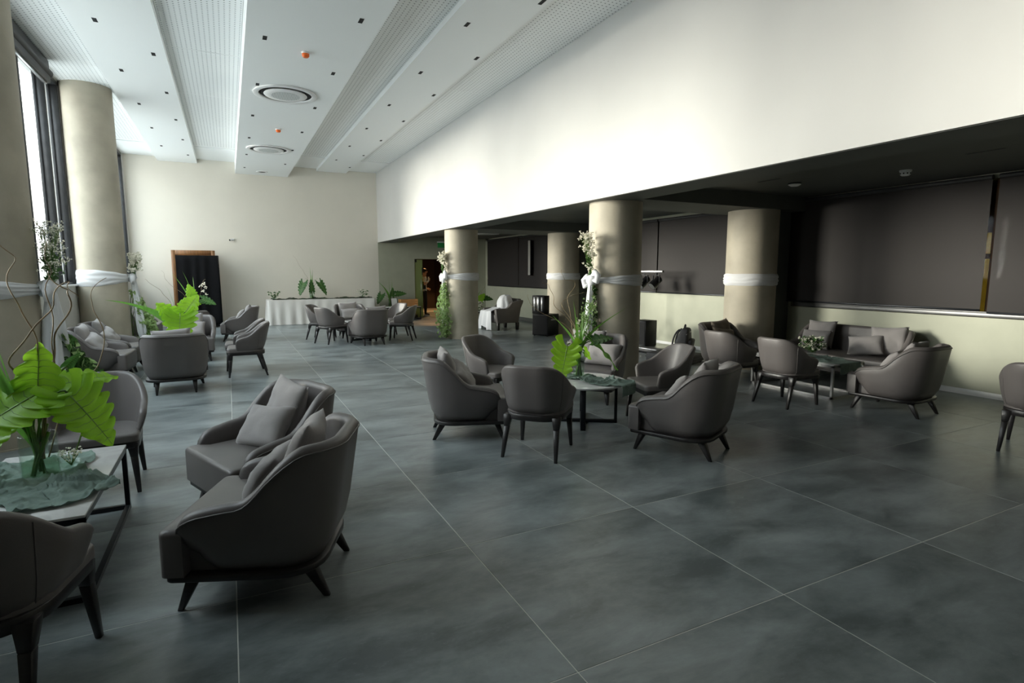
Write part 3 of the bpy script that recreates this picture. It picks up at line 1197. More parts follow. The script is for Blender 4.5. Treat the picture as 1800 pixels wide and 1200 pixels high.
# far middle group
d23 = place(dining0, 'd', 2.03, 13.17, (0.87, 0.48), 'dining armchair seen from behind at left of far middle group, nearer one', G_D)
d23b = place(dining0, 'd', 1.95, 14.12, (0.85, -0.5), 'dining armchair half hidden at left of far middle group, farther one', G_D)
l24 = place(lounge0, 'l', 2.75, 12.62, (-0.15, 1), 'lounge armchair seen from behind in middle of far middle group', G_L)
l25 = place(lounge0, 'l', 2.68, 14.25, (0.05, -1), 'lounge armchair with two cushions facing us before the banquet table', G_L)
d26 = place(dining0, 'd', 3.63, 13.04, (-0.88, 0.45), 'dining armchair at right of far middle group, nearer one', G_D)
d26b = place(dining0, 'd', 3.62, 13.85, (-0.92, -0.35), 'dining armchair with sunlit inner back, far middle group, farther one', G_D)
two_cushions(l25, 'armchair before the banquet table', 2, 0.03, 0.0, 0.02, 0.03)
cushion(l24, CUSH_BIG[1], 0.1, -0.17, 0.645, 0.32, 0.05, -0.06, 'cushion peeping over the back of armchair in far middle group')

# round table group
l11 = place(lounge0, 'l', 2.065, 5.11, (0.94, -0.33), 'lounge armchair with dark cushions at left of the round table', G_L)
d12 = place(dining0, 'd', 2.80, 6.12, (0.5, -0.86), 'dining armchair turned toward us behind the round table, left', G_D)
d13 = place(dining0, 'd', 2.42, 4.28, (0.73, 0.69), 'dining armchair seen from behind in front of the round table', G_D)
l14 = place(lounge0, 'l', 4.10, 5.85, (-0.8, -0.6), 'lounge armchair behind the leafy vase, backed by concrete column', G_L)
d15 = place(dining0, 'd', 4.08, 4.60, (-0.96, 0.27), 'dining armchair at right of round table, seat facing left', G_D)
l16 = place(lounge0, 'l', 3.64, 3.745, (-0.41, 0.91), 'lounge armchair right of round table, seen from behind', G_L)
two_cushions(l11, 'armchair left of the round table', 0, -0.06, -0.05)
two_cushions(l14, 'armchair backed by the column', 1, 0.13, -0.12, 0.0, 0.0)
two_cushions(l16, 'armchair right of the round table', 2, -0.06, -0.12)

# right group
d17 = place(dining0, 'd', 6.07, 5.42, (1, 0.02), 'pale-backed dining armchair left of right coffee table, farther one', G_D)
d18 = place(dining0, 'd', 6.05, 4.53, (1, 0.0), 'pale-backed dining armchair left of right coffee table, nearer one', G_D)
l19 = place(lounge0, 'l', 6.98, 6.28, (0.1, -1), 'lounge armchair with brown cushions between column and backpack', G_L)
l21 = place(lounge0, 'l', 6.86, 3.70, (-0.08, 1), 'lounge armchair right of the right coffee table, seen from behind', G_L)
d22 = place(dining0, 'd', 6.44, 2.24, (0.95, 0.25), 'dining armchair cut off by the right edge of view', G_D)
sofa = make_sofa()
sofa['label'] = 'long grey leather sofa with four cushions along the khaki wall'
sofa['category'] = 'sofa'
sofa.location = (8.04, 5.10, 0)
sofa.rotation_euler = (0, 0, face_rot((-1, 0)))
two_cushions(l21, 'armchair right of the right coffee table', 0, -0.1, -0.14)
cushion(l19, CUSH_BR_B, -0.05, -0.17, 0.64, 0.3, 0.05, 0.1, 'upper brown cushion on the armchair beside the backpack')
cushion(l19, CUSH_BR_S, 0.08, -0.02, 0.575, 0.45, -0.1, -0.15, 'lower brown cushion on the armchair beside the backpack')
SG = 'cushions on the sofa'
cushion(sofa, CUSH_BIG[0], 0.50, -0.16, 0.64, 0.3, 0.0, 0.03, 'large cushion at the left end of the sofa, behind', SG)
cushion(sofa, CUSH_SM[0], 0.46, 0.02, 0.575, 0.42, 0.05, 0.03, 'oblong cushion at the left end of the sofa, in front', SG)
cushion(sofa, CUSH_BIG[1], -0.52, -0.15, 0.63, 0.32, 0.25, 0.06, 'large cushion at the right end of the sofa, behind', SG)
cushion(sofa, CUSH_SM[1], -0.32, 0.03, 0.57, 0.6, 0.25, 0.15, 'oblong pale cushion at the right end of the sofa, in front', SG)


# ------------------------------------------------------------------ tables
def frame_bar(mb, a, b_, h=0.014):
    a, b_ = Vector(a), Vector(b_)
    lo = Vector((min(a.x, b_.x) - h, min(a.y, b_.y) - h, min(a.z, b_.z) - h))
    hi = Vector((max(a.x, b_.x) + h, max(a.y, b_.y) + h, max(a.z, b_.z) + h))
    mb.box(lo.x, hi.x, lo.y, hi.y, lo.z, hi.z)


def coffee_table(x, y, rz, label, metal, sx=0.315, sy=0.62):
    t = thing('coffee_table', label, 'table', (x, y, 0), rz)
    m_ = MB()
    m_.box(-sx, sx, -sy, sy, 0.428, 0.442)
    m_.build('tabletop', marble_m, t, bevel=0.002, seg=1)
    a, b_ = sx - 0.016, sy - 0.016
    m_ = MB()
    for s in (-1, 1):
        frame_bar(m_, (s * a, -b_, 0.413), (s * a, b_, 0.413))
        frame_bar(m_, (-a, s * b_, 0.413), (a, s * b_, 0.413))
    m_.build('top_frame', metal, t)
    m_ = MB()
    for s in (-1, 1):
        frame_bar(m_, (s * a, -b_, 0.015), (s * a, b_, 0.015))
        frame_bar(m_, (-a, s * b_, 0.015), (a, s * b_, 0.015))
    m_.build('floor_frame', metal, t)
    for s in (-1, 1):
        for q in (-1, 1):
            m_ = MB()
            frame_bar(m_, (s * a, q * b_, 0.03), (s * a, q * b_, 0.40))
            m_.build('leg', metal, t)
    return t


coffee_table(-0.995, 3.84, 0.0, 'rectangular coffee table with white marble top nearest the camera', black_metal)
coffee_table(7.03, 5.0, 0.0, 'rectangular coffee table in front of the sofa', grey_metal)
coffee_table(-0.75, 10.2, 0.0, 'low coffee table hidden among chairs of the left group', black_metal)
coffee_table(-0.75, 15.0, 0.0, 'low coffee table among armchairs in the far left corner', black_metal)
coffee_table(5.2, 18.75, PI / 2, 'low black side table by the dark alcove wall', black_metal, 0.33, 0.6)
coffee_table(6.55, 15.6, 0.0, 'low table with flowers behind the column by the glass door', black_metal, 0.3, 0.45)


def round_table(x, y, r, label, rz, z=0.455):
    t = thing('round_table', label, 'table', (x, y, 0), rz)
    m_ = MB()
    m_.lathe([(0, z - 0.022), (r - 0.012, z - 0.022), (r - 0.002, z - 0.012), (r, z - 0.004), (r - 0.004, z), (0, z)], 56)
    m_.build('tabletop', marble_m, t, smooth=True, angle=0.6)
    a = r - 0.11
    for k in range(2):
        m_ = MB()
        h = 0.015
        for s in (-1, 1):
            m_.box(s * a - h, s * a + h, -0.026, 0.026, 0.0, z - 0.022)
        m_.box(-a + h, a - h, -0.026, 0.026, 0.0, 0.03)
        m_.box(-a + h, a - h, -0.026, 0.026, z - 0.052, z - 0.0225)
        o = m_.build('leg_frame', black_metal, t, bevel=0.002, seg=1)
        o.rotation_euler = (0, 0, PI / 2 * k)
    return t


round_table(3.33, 4.93, 0.46, 'round marble table on crossed black frames, centre of room', math.radians(-33))
round_table(2.80, 13.45, 0.42, 'small round table hidden within the far middle group', 0.3)


def rumpled(name, label, x, y, z, w, h, seed, mat, rot=0.0, amp=0.03, hang=None, n=34, edge=None):
    """loose cloth: lies on a table at z, gathered in folds; 'hang' = local y beyond which it drops"""
    mb = MB()
    rnd = random.Random(seed)
    off = Vector((rnd.random() * 90, rnd.random() * 90, 0))

    def fn(u, v):
        a, b_ = (u - 0.5) * w, (v - 0.5) * h
        wx = a + 0.05 * noise.noise(Vector((b_ * 5, 3, 0)) + off)
        wy = b_ + 0.04 * noise.noise(Vector((a * 5, 7, 0)) + off)
        r1 = 1 - abs(noise.noise(Vector((a * 4.5 + b_ * 2, b_ * 9, 0)) + off)) * 2.2
        r2 = 1 - abs(noise.noise(Vector((a * 11, b_ * 15 + a * 6, 4)) + off)) * 2.2
        r3 = 1 - abs(noise.noise(Vector((a * 24 + b_ * 9, b_ * 26, 9)) + off)) * 2.2
        big = max(0.0, 0.25 + 1.2 * noise.noise(Vector((a * 5.0, b_ * 4.0, 8)) + off))
        zz = 0.004 + amp * (0.9 * max(0, r1) ** 3 * (0.3 + big) + 0.8 * max(0, r2) ** 3 * (0.15 + big) + 0.3 * max(0, r3) ** 2 * (0.2 + big) + 0.5 * big)
        wx += 0.05 * math.sin(b_ * 9 + seed) * (1 if abs(u - 0.5) > 0.1 else 0.5)
        if hang is not None and wy < hang:
            d = hang - wy
            zz = 0.006 - d
            wy = hang - 0.008 - 0.02 * abs(noise.noise(Vector((a * 9, 0, 3)) + off))
        return (wx, wy, zz)
    mb.grid(n, n, fn)
    me = mb.mesh(name, mat, smooth=True)
    o = link(name, me, None, (x, y, z), rot)
    md = o.modifiers.new('thickness', 'SOLIDIFY')
    md.thickness = 0.0025
    md.offset = 1
    tag(o, label, 'cloth')
    return o


rumpled('table_runner', 'sage green gauze cloth crumpled round the nearest leafy vase', -0.97, 3.82, 0.443, 0.46, 0.95, 11, cloth_green, 0.35, 0.042, n=84)
rumpled('table_runner', 'sage green gauze cloth draped over the round marble table', 3.40, 4.80, 0.457, 0.27, 0.96, 12, cloth_green, 0.38, 0.032, hang=-0.36, n=84)
rumpled('table_runner', 'sage green gauze cloth across the coffee table before the sofa', 7.02, 4.75, 0.443, 0.42, 0.98, 13, cloth_green, 0.0, 0.016, hang=-0.375, n=64)


# ------------------------------------------------------------------ plants
def lobed_leaf(L, Wd, lobes, droop, fold, seed, base=0.28, nt_=44, ns=5, cut=0.34):
    """big philodendron leaf lying along +Y from its stalk joint; returns MB and midrib points"""
    rnd = random.Random(seed)
    ph = rnd.random() * 0.4
    mb = MB()
    rows = []
    for i in range(nt_ + 1):
        t = i / nt_
        env = math.sin(PI * min(1, (t * 0.93 + 0.07)) ** 0.62) ** 0.75
        lob = abs(math.sin(PI * (lobes * t ** 0.9 + ph)))
        wv = Wd * env * ((1 - cut) + cut * lob ** 0.7)
        row = []
        for s in range(-ns, ns + 1):
            a = s / ns
            aa = abs(a)
            side_w = wv * (1 + 0.06 * noise.noise(Vector((t * 9, math.copysign(3, a), seed))))
            x = a * side_w
            y = t * L - base * L * aa * aa * (1 - t) * 1.1 + 0.10 * L * aa * t * (1 - t)
            z = -droop * L * (t ** 1.8) + fold * abs(x) + 0.03 * L * math.sin(lobes * 2 * PI * t + (0 if a > 0 else 1.3)) * aa * aa - 0.35 * droop * aa * aa * Wd
            row.append((x, y, z))
        rows.append(row)
    n = 2 * ns + 1
    vs = [v for r in rows for v in r]
    fs = []
    for i in range(nt_):
        for j in range(n - 1):
            fs.append((i * n + j, i * n + j + 1, (i + 1) * n + j + 1, (i + 1) * n + j))
    mb.add(vs, fs)
    rib = [rows[i][ns] for i in range(0, nt_ + 1, 4)]
    veins = []
    for i in range(3, nt_ - 4, 5):
        for sgn in (-1, 1):
            veins.append([rows[min(nt_, i + int(round(k * 0.6)))][ns + sgn * k] for k in range(ns)])
    return mb, rib, veins


def orient(tip_dir, normal):
    """matrix whose Y is tip_dir and Z is close to normal"""
    y = Vector(tip_dir).normalized()
    z = Vector(normal)
    z = (z - y * z.dot(y)).normalized()
    x = y.cross(z)
    return Matrix(((x.x, y.x, z.x, 0), (x.y, y.y, z.y, 0), (x.z, y.z, z.z, 0), (0, 0, 0, 1)))


def bez(a, b_, c, d, n=14):
    a, b_, c, d = Vector(a), Vector(b_), Vector(c), Vector(d)
    return [a * (1 - t) ** 3 + b_ * 3 * t * (1 - t) ** 2 + c * 3 * t * t * (1 - t) + d * t ** 3 for t in [i / n for i in range(n + 1)]]


def leaf_part(parent, origin, joint, tip_dir, normal, L, Wd, lobes=6, droop=0.25, fold=0.25, seed=1, mat=None, cut=0.34):
    lm, rib, veins = lobed_leaf(L, Wd, lobes, droop, fold, seed, cut=cut)
    M = Matrix.Translation(joint) @ orient(tip_dir, normal)
    lm.v = [tuple(M @ Vector(v)) for v in lm.v]
    o = lm.build('leaf', mat or leaf_m, parent, smooth=True, recalc=False)
    vm_ = MB()
    k = len(rib)
    vm_.tube([M @ Vector(p) for p in rib], [0.006 * (1 - 0.85 * i / k) * L / 0.4 for i in range(k)], 5)
    for v_ in veins:
        vm_.tube([M @ Vector(p) + Vector((0, 0, 0.0008)) for p in v_], [0.0022 * L / 0.4 * (1 - 0.2 * i) for i in range(len(v_))], 4)
    vm_.build('midrib', vein_m, o, smooth=True)
    j = Vector(joint)
    org = Vector(origin)
    st = MB()
    st.tube(bez(org, org + Vector((0, 0, (j.z - org.z) * 0.6)), j - Vector(tip_dir).normalized() * 0.05 + Vector((0, 0, 0.03)), j, 10), 0.006, 6)
    st.build('leaf_stalk', stem_m, parent, smooth=True)
    return o


def blade(parent, origin, ctrl, tip, w, mat=None, seed=0):
    pts = bez(origin, ctrl[0], ctrl[1], tip, 20)
    mb = MB()
    vs, fs = [], []
    n = len(pts)
    for i, p in enumerate(pts):
        t = i / (n - 1)
        tg = (pts[min(i + 1, n - 1)] - pts[max(i - 1, 0)]).normalized()
        side = tg.cross(Vector((math.cos(seed), math.sin(seed), 0.25)))
        if side.length < 1e-4:
            side = Vector((1, 0, 0))
        side.normalize()
        nr = side.cross(tg)
        ww = w * (0.55 + 0.45 * math.sin(PI * min(1, t * 1.3))) * (1 - t ** 3.2)
        ww = max(ww, 0.0008)
        vs += [p - side * ww + nr * ww * 0.35, p, p + side * ww + nr * ww * 0.35]
    for i in range(n - 1):
        for j in range(2):
            fs.append((i * 3 + j, i * 3 + j + 1, (i + 1) * 3 + j + 1, (i + 1) * 3 + j))
    mb.add(vs, fs)
    return mb.build('blade', mat or blade_m, parent, smooth=True, recalc=False)


def curly(mb, pts, r0, r1, seed, wob=0.02, freq=3.0, n=40):
    """curly willow twig through rough points"""
    P = [Vector(p) for p in pts]
    out = []
    seg = len(P) - 1
    for i in range(n + 1):
        t = i / n * seg
        k = min(int(t), seg - 1)
        f = t - k
        p0 = P[max(k - 1, 0)]
        p1, p2 = P[k], P[k + 1]
        p3 = P[min(k + 2, seg)]
        q = 0.5 * ((2 * p1) + (p2 - p0) * f + (2 * p0 - 5 * p1 + 4 * p2 - p3) * f * f + (3 * p1 - p0 - 3 * p2 + p3) * f ** 3)
        u = i / n * freq * 2 * PI
        q = q + Vector((math.sin(u + seed), math.cos(u * 1.27 + seed * 2), 0.5 * math.sin(u * 0.8 + seed))) * wob * (0.3 + i / n)
        out.append(q)
    mb.tube(out, [r0 + (r1 - r0) * i / n for i in range(n + 1)], 6)
    return out


def blossoms(mb, centre, spread, count, size, rnd, mi=0, squash=1.0):
    for _ in range(count):
        while True:
            d = Vector((rnd.uniform(-1, 1), rnd.uniform(-1, 1), rnd.uniform(-1, 1)))
            if d.length < 1:
                break
        c = Vector(centre) + Vector((d.x * spread, d.y * spread, d.z * spread * squash))
        s = size * rnd.uniform(0.6, 1.25)
        vs = [c + Vector(v) * s for v in ((1, 0, 0), (-1, 0, 0), (0, 1, 0), (0, -1, 0), (0, 0, 0.8), (0, 0, -0.8))]
        mb.add(vs, [(0, 2, 4), (2, 1, 4), (1, 3, 4), (3, 0, 4), (2, 0, 5), (1, 2, 5), (3, 1, 5), (0, 3, 5)], mi)


def ivy_leaf(mb, p, nrm, size, rnd, mi=0):
    n = Vector(nrm).normalized()
    a = n.cross(Vector((rnd.uniform(-1, 1), rnd.uniform(-1, 1), rnd.uniform(-1, 0.2))))
    if a.length < 1e-3:
        a = n.cross(Vector((1, 0, 0)))
    a.normalize()
    b_ = n.cross(a)
    s = size
    c = Vector(p)
    pts = [c - a * s * 0.1, c + b_ * s * 0.55 - a * s * 0.25 + n * s * 0.12, c + b_ * s * 0.4 + a * s * 0.35 + n * s * 0.1, c + a * s * 1.0 - n * s * 0.15,
           c - b_ * s * 0.4 + a * s * 0.35 + n * s * 0.1, c - b_ * s * 0.55 - a * s * 0.25 + n * s * 0.12]
    mb.add(pts, [(0, 1, 2, 3), (0, 3, 4, 5)], mi)


def glass_vase(x, y, z, r, h, label, water=0.4, n=32):
    t = thing('glass_vase', label, 'vase', (x, y, z))
    m_ = MB()
    th = 0.005
    m_.lathe([(0, 0.0), (r * 0.97, 0.0), (r, 0.006), (r, h - 0.002), (r - th / 2, h), (r - th, h - 0.002), (r - th, 0.016), (0, 0.014)], n)
    m_.build('vase_body', vase_glass, t, smooth=True, angle=0.8)
    m_ = MB()
    m_.lathe([(0, 0.017), (r - th - 0.001, 0.017), (r - th - 0.001, h * water), (0, h * water)], n)
    m_.build('water', water_m, t, smooth=True, angle=0.8)
    return t


def stems_in_vase(parent, x, y, z, h, r, n, seed):
    rnd = random.Random(seed)
    for k in range(n):
        a = rnd.uniform(0, 2 * PI)
        b_ = a + PI + rnd.uniform(-0.6, 0.6)
        m_ = MB()
        p0 = (x + r * 0.55 * math.cos(a), y + r * 0.55 * math.sin(a), z + 0.02)
        p1 = (x + r * 0.6 * math.cos(b_), y + r * 0.6 * math.sin(b_), z + h * rnd.uniform(1.0, 1.25))
        m_.tube([p0, tuple((p0[i] + p1[i]) / 2 for i in range(3)), p1], rnd.uniform(0.006, 0.010), 6)
        m_.build('stem', stem_m, parent, smooth=True)


# --- nearest arrangement on the marble table
VX, VY, VZ = -1.005, 3.92, 0.452
glass_vase(VX, VY, VZ, 0.088, 0.25, 'clear glass cylinder vase on the nearest marble coffee table', 0.35)
fa = thing('leafy_arrangement', 'tall arrangement of lobed leaves, sword leaves and curly twigs nearest the camera', 'plant', (VX, VY, VZ))


def P1(x, y, z):
    return Vector((x - VX, y - VY, z - VZ))


stems_in_vase(fa, 0, 0, 0, 0.25, 0.085, 7, 3)
top1 = (0, 0, 0.26)
leaf_part(fa, (0.0, 0, 0.2), P1(-0.84, 3.86, 0.93), (0.42, -0.22, -0.52), (0.35, -0.75, 0.6), 0.37, 0.17, 7, 0.16, 0.2, 21)
leaf_part(fa, (-0.02, 0, 0.2), P1(-0.985, 3.86, 0.93), (-0.55, -0.35, -0.30), (-0.2, -0.7, 0.62), 0.40, 0.19, 6, 0.15, 0.15, 22)
leaf_part(fa, (0.01, 0.01, 0.2), P1(-0.98, 3.9, 0.92), (0.05, 0.15, 0.95), (0.1, -0.95, 0.15), 0.30, 0.13, 5, 0.1, 0.25, 23)
leaf_part(fa, (0.02, 0.02, 0.2), P1(-0.90, 3.95, 0.96), (0.75, 0.35, 0.18), (0.1, -0.5, 0.85), 0.30, 0.12, 6, 0.22, 0.3, 24)
leaf_part(fa, (-0.03, 0, 0.2), P1(-1.13, 3.86, 0.78), (-0.35, -0.3, -0.55), (-0.3, -0.7, 0.5), 0.20, 0.10, 5, 0.1, 0.2, 25)
leaf_part(fa, (0.0, 0.03, 0.2), P1(-0.86, 4.0, 1.06), (0.25, 0.1, 0.3), (0.3, -0.8, 0.3), 0.10, 0.028, 2, 0.05, 0.2, 26, leaf_dark, cut=0.05)
for k, (tx, ty, tz, w_) in enumerate(((-1.16, 3.84, 1.46, 0.026), (-1.20, 3.82, 1.30, 0.028), (-1.13, 3.80, 1.22, 0.022), (-1.26, 3.78, 1.10, 0.024))):
    blade(fa, (-0.02 + 0.01 * k, 0.01 * k, 0.1), ((-0.06, 0, 0.35), (P1(tx, ty, tz) * 0.8)), P1(tx, ty, tz), w_, None, k * 0.7 + 0.3)
tw = MB()
curly(tw, [(0.01, 0, 0.1), P1(-0.93, 3.95, 1.0), P1(-0.88, 3.95, 1.25), P1(-0.80, 3.95, 1.45), P1(-0.84, 3.95, 1.52), P1(-0.90, 3.95, 1.60)], 0.0065, 0.0025, 1, 0.012, 4)
tw.build('twig', willow_m, fa, smooth=True)
tw = MB()
curly(tw, [(0.01, 0.01, 0.1), P1(-1.05, 3.95, 0.95), P1(-1.08, 3.92, 1.15), P1(-0.93, 3.92, 1.33), P1(-0.86, 3.92, 1.48), P1(-0.80, 3.92, 1.55), P1(-0.78, 3.92, 1.45)], 0.006, 0.002, 2, 0.014, 5)
tw.build('twig', willow_m, fa, smooth=True)
tw = MB()
curly(tw, [(0.02, 0.0, 0.1), P1(-0.97, 3.95, 1.0), P1(-0.99, 3.95, 1.3), P1(-1.05, 3.9, 1.5), P1(-1.03, 3.9, 1.7), P1(-1.12, 3.9, 1.82)], 0.005, 0.0018, 3, 0.014, 5)
tw.build('twig', willow_m, fa, smooth=True)
tw = MB()
curly(tw, [(-0.02, 0.0, 0.1), P1(-0.93, 3.95, 0.95), P1(-0.90, 3.95, 1.2), P1(-0.9, 3.95, 1.5), P1(-0.885, 3.95, 1.7), P1(-0.92, 3.95, 1.9)], 0.005, 0.0016, 5, 0.012, 5)
tw.build('twig', willow_m, fa, smooth=True)
tw = MB()
curly(tw, [(0.03, 0.03, 0.1), P1(-0.87, 4.05, 0.9), P1(-0.72, 4.1, 1.05), P1(-0.70, 4.1, 1.3), P1(-0.745, 4.1, 1.45), P1(-0.66, 4.1, 1.56)], 0.0045, 0.0015, 7, 0.010, 4)
tw.build('twig', willow_m, fa, smooth=True)
# small posy beside the vase
rnd = random.Random(5)
po = thing('flower_posy', 'little white posy in small bowl beside the nearest vase', 'flowers', (-0.885, 4.0, 0.455))
m_ = MB()
m_.lathe([(0, 0), (0.035, 0), (0.048, 0.02), (0.05, 0.05), (0.047, 0.05), (0.045, 0.02), (0, 0.006)], 20)
m_.build('bowl', vase_glass, po, smooth=True)
m_ = MB()
for k in range(12):
    a = rnd.uniform(0, 2 * PI)
    blossoms(m_, (0.045 * math.cos(a), 0.045 * math.sin(a), 0.075 + rnd.uniform(0, 0.05)), 0.02, 6, 0.007, rnd)
tag(m_.build('blossoms', blossom_m, po, recalc=False), kind='stuff')
m_ = MB()
for k in range(9):
    a = rnd.uniform(0, 2 * PI)
    m_.tube([(0, 0, 0.02), (0.05 * math.cos(a), 0.05 * math.sin(a), 0.09)], 0.002, 4)
m_.tube([(0, 0, 0.02), (0.06, 0.02, 0.2)], 0.005, 6)
m_.build('stems', stem_m, po)

# --- round table arrangement
VX2, VY2, VZ2 = 3.36, 5.06, 0.462
glass_vase(VX2, VY2, VZ2, 0.062, 0.30, 'clear glass cylinder vase on the round marble table', 0.3)
fb = thing('leafy_arrangement', 'arrangement of sword leaves and two lobed leaves on the round table', 'plant', (VX2, VY2, VZ2))


def P2(x, y, z):
    return Vector((x - VX2, y - VY2, z - VZ2))


stems_in_vase(fb, 0, 0, 0, 0.30, 0.06, 9, 4)
leaf_part(fb, (0, 0, 0.25), P2(3.17, 5.0, 0.82), (-0.10, 0.05, -0.62), (-0.6, -0.75, 0.15), 0.38, 0.17, 6, 0.05, 0.12, 31)
leaf_part(fb, (0, 0, 0.25), P2(3.48, 4.98, 0.86), (0.55, -0.15, 0.16), (0.1, -0.5, 0.85), 0.24, 0.10, 5, 0.2, 0.3, 32, leaf_dark)
leaf_part(fb, (0, 0, 0.25), P2(3.47, 4.98, 0.86), (0.50, -0.2, -0.42), (0.5, -0.55, 0.65), 0.44, 0.075, 3, 0.18, 0.3, 33, blade_m, cut=0.04)
leaf_part(fb, (0, 0, 0.22), P2(3.44, 5.08, 0.74), (0.35, 0.1, -0.25), (0.2, -0.8, 0.5), 0.18, 0.07, 3, 0.1, 0.2, 34, leaf_m, cut=0.1)
BL2 = [((3.93, 5.0, 1.20), (3.5, 5.0, 1.0), 0.020), ((3.24, 5.0, 1.30), (3.30, 5.02, 1.0), 0.020), ((2.98, 5.0, 1.16), (3.2, 5.0, 0.95), 0.020),
       ((3.20, 4.95, 0.80), (3.24, 4.96, 1.12), 0.018), ((3.46, 5.02, 1.20), (3.42, 5.02, 1.0), 0.018), ((3.38, 5.05, 1.15), (3.37, 5.0, 0.95), 0.02), ((3.56, 5.1, 1.28), (3.46, 5.1, 1.0), 0.014)]
for k, (tp, ct, w_) in enumerate(BL2):
    blade(fb, (0.004 * k - 0.015, 0.0, 0.12), ((0, 0, 0.42), P2(*ct)), P2(*tp), w_, None, 1.2 + 0.5 * k)
rnd = random.Random(9)
bsh = MB()
for k in range(70):
    t = rnd.random()
    c = P2(3.40 + 0.14 * t + rnd.uniform(-0.07, 0.07), 5.1 + rnd.uniform(-0.06, 0.08), 0.85 + 0.42 * t + rnd.uniform(-0.04, 0.04))
    for q in range(5):
        ivy_leaf(bsh, c + Vector((rnd.uniform(-0.03, 0.03), rnd.uniform(-0.03, 0.03), rnd.uniform(-0.04, 0.04))), (rnd.uniform(-1, 1), -1, rnd.uniform(-0.3, 1)), 0.02, rnd)
tag(bsh.build('filler_foliage', ivy_light, fb, recalc=False), kind='stuff')
st = MB()
for k in range(12):
    e = P2(3.42 + 0.16 * rnd.random() - 0.04, 5.1 + rnd.uniform(-0.05, 0.06), 1.0 + 0.28 * rnd.random())
    st.tube([(0, 0, 0.15), (0.02, 0.02, 0.35), tuple(e)], 0.0022, 4)
st.build('filler_stems', stem_m, fb)
for k, pts in enumerate(([(3.30, 5.1, 0.95), (3.10, 5.15, 1.10), (2.95, 5.2, 1.18), (2.82, 5.2, 1.28), (2.81, 5.2, 1.36)],
                         [(3.33, 5.1, 1.0), (3.22, 5.2, 1.25), (3.33, 5.2, 1.33), (3.50, 5.2, 1.38), (3.58, 5.2, 1.33)],
                         [(3.33, 5.1, 1.0), (3.15, 5.2, 1.22), (3.08, 5.2, 1.42), (2.98, 5.2, 1.50)],
                         [(3.33, 5.15, 1.0), (3.30, 5.2, 1.3), (3.42, 5.25, 1.48), (3.28, 5.25, 1.52), (3.25, 5.25, 1.62)])):
    tw = MB()
    curly(tw, [(0, 0, 0.15)] + [P2(*p) for p in pts], 0.004, 0.0014, k * 2.1, 0.010, 4)
    tw.build('twig', willow_m, fb, smooth=True)
bm_ = MB()
for (cx_, cz_) in ((3.19, 0.86), (3.27, 0.80), (3.30, 1.08)):
    blossoms(bm_, P2(cx_, 4.98, cz_), 0.03, 8, 0.010, rnd)
tag(bm_.build('blossoms', blossom_m, fb, recalc=False), kind='stuff')
m_ = MB()
for zz in (0.345, 0.352):
    m_.lathe([(0.03, zz - 0.004), (0.034, zz), (0.03, zz + 0.004)], 16)
m_.build('tie', white_plastic, fb, smooth=True)


# --- left group arrangement and the far ones
def arrangement(x, y, z, label, seed, leaves, blades, twigs=(), vase_label=None, vr=0.06, vh=0.25, flowers=()):
    if vase_label:
        glass_vase(x, y, z, vr, vh, vase_label, 0.4, 24)
    t = thing('leafy_arrangement', label, 'plant', (x, y, z))
    stems_in_vase(t, 0, 0, 0, vh, vr, 5, seed)
    for k, (j, d, n_, L, W_, mt) in enumerate(leaves):
        leaf_part(t, (0, 0, vh * 0.8), j, d, n_, L, W_, 6, 0.15, 0.2, seed * 10 + k, mt)
    for k, (c, tp, w_) in enumerate(blades):
        blade(t, (0.005 * k, 0, 0.08), ((0, 0, vh * 1.4), c), tp, w_, None, k * 0.9 + seed)
    for k, pts in enumerate(twigs):
        tw = MB()
        curly(tw, [(0, 0, 0.1)] + list(pts), 0.005, 0.0015, k + seed, 0.012, 4)
        tw.build('twig', willow_m, t, smooth=True)
    if flowers:
        rn = random.Random(seed)
        m_ = MB()
        for c in flowers:
            blossoms(m_, c, 0.04, 9, 0.016, rn)
        tag(m_.build('blossoms', blossom_m, t, recalc=False), kind='stuff')
    return t


arrangement(-0.75, 10.35, 0.443, 'arrangement with huge bright lobed leaf above armchair seen from behind', 2,
            [((0.04, -0.16, 0.50), (-0.06, -0.12, -0.78), (0.12, -1, 0.1), 0.46, 0.26, leaf_m),
             ((0.10, -0.02, 0.52), (0.40, 0.0, 0.60), (-0.1, -1, 0.3), 0.34, 0.17, leaf_m),
             ((-0.04, -0.06, 0.44), (-0.45, -0.2, 0.5), (0.2, -1, 0.2), 0.34, 0.17, leaf_m),
             ((-0.10, 0.05, 0.50), (-0.7, 0.0, 0.25), (0.0, -0.8, 0.6), 0.26, 0.09, leaf_m)],
            [((-0.35, -0.05, 0.66), (-0.92, -0.1, 0.74), 0.06), ((-0.02, 0, 0.7), (-0.14, 0, 0.95), 0.012)],
            [[(-0.05, 0, 0.55), (-0.2, 0, 0.85), (-0.42, 0, 1.05)]], 'clear glass vase under the huge bright leaf in the left group')
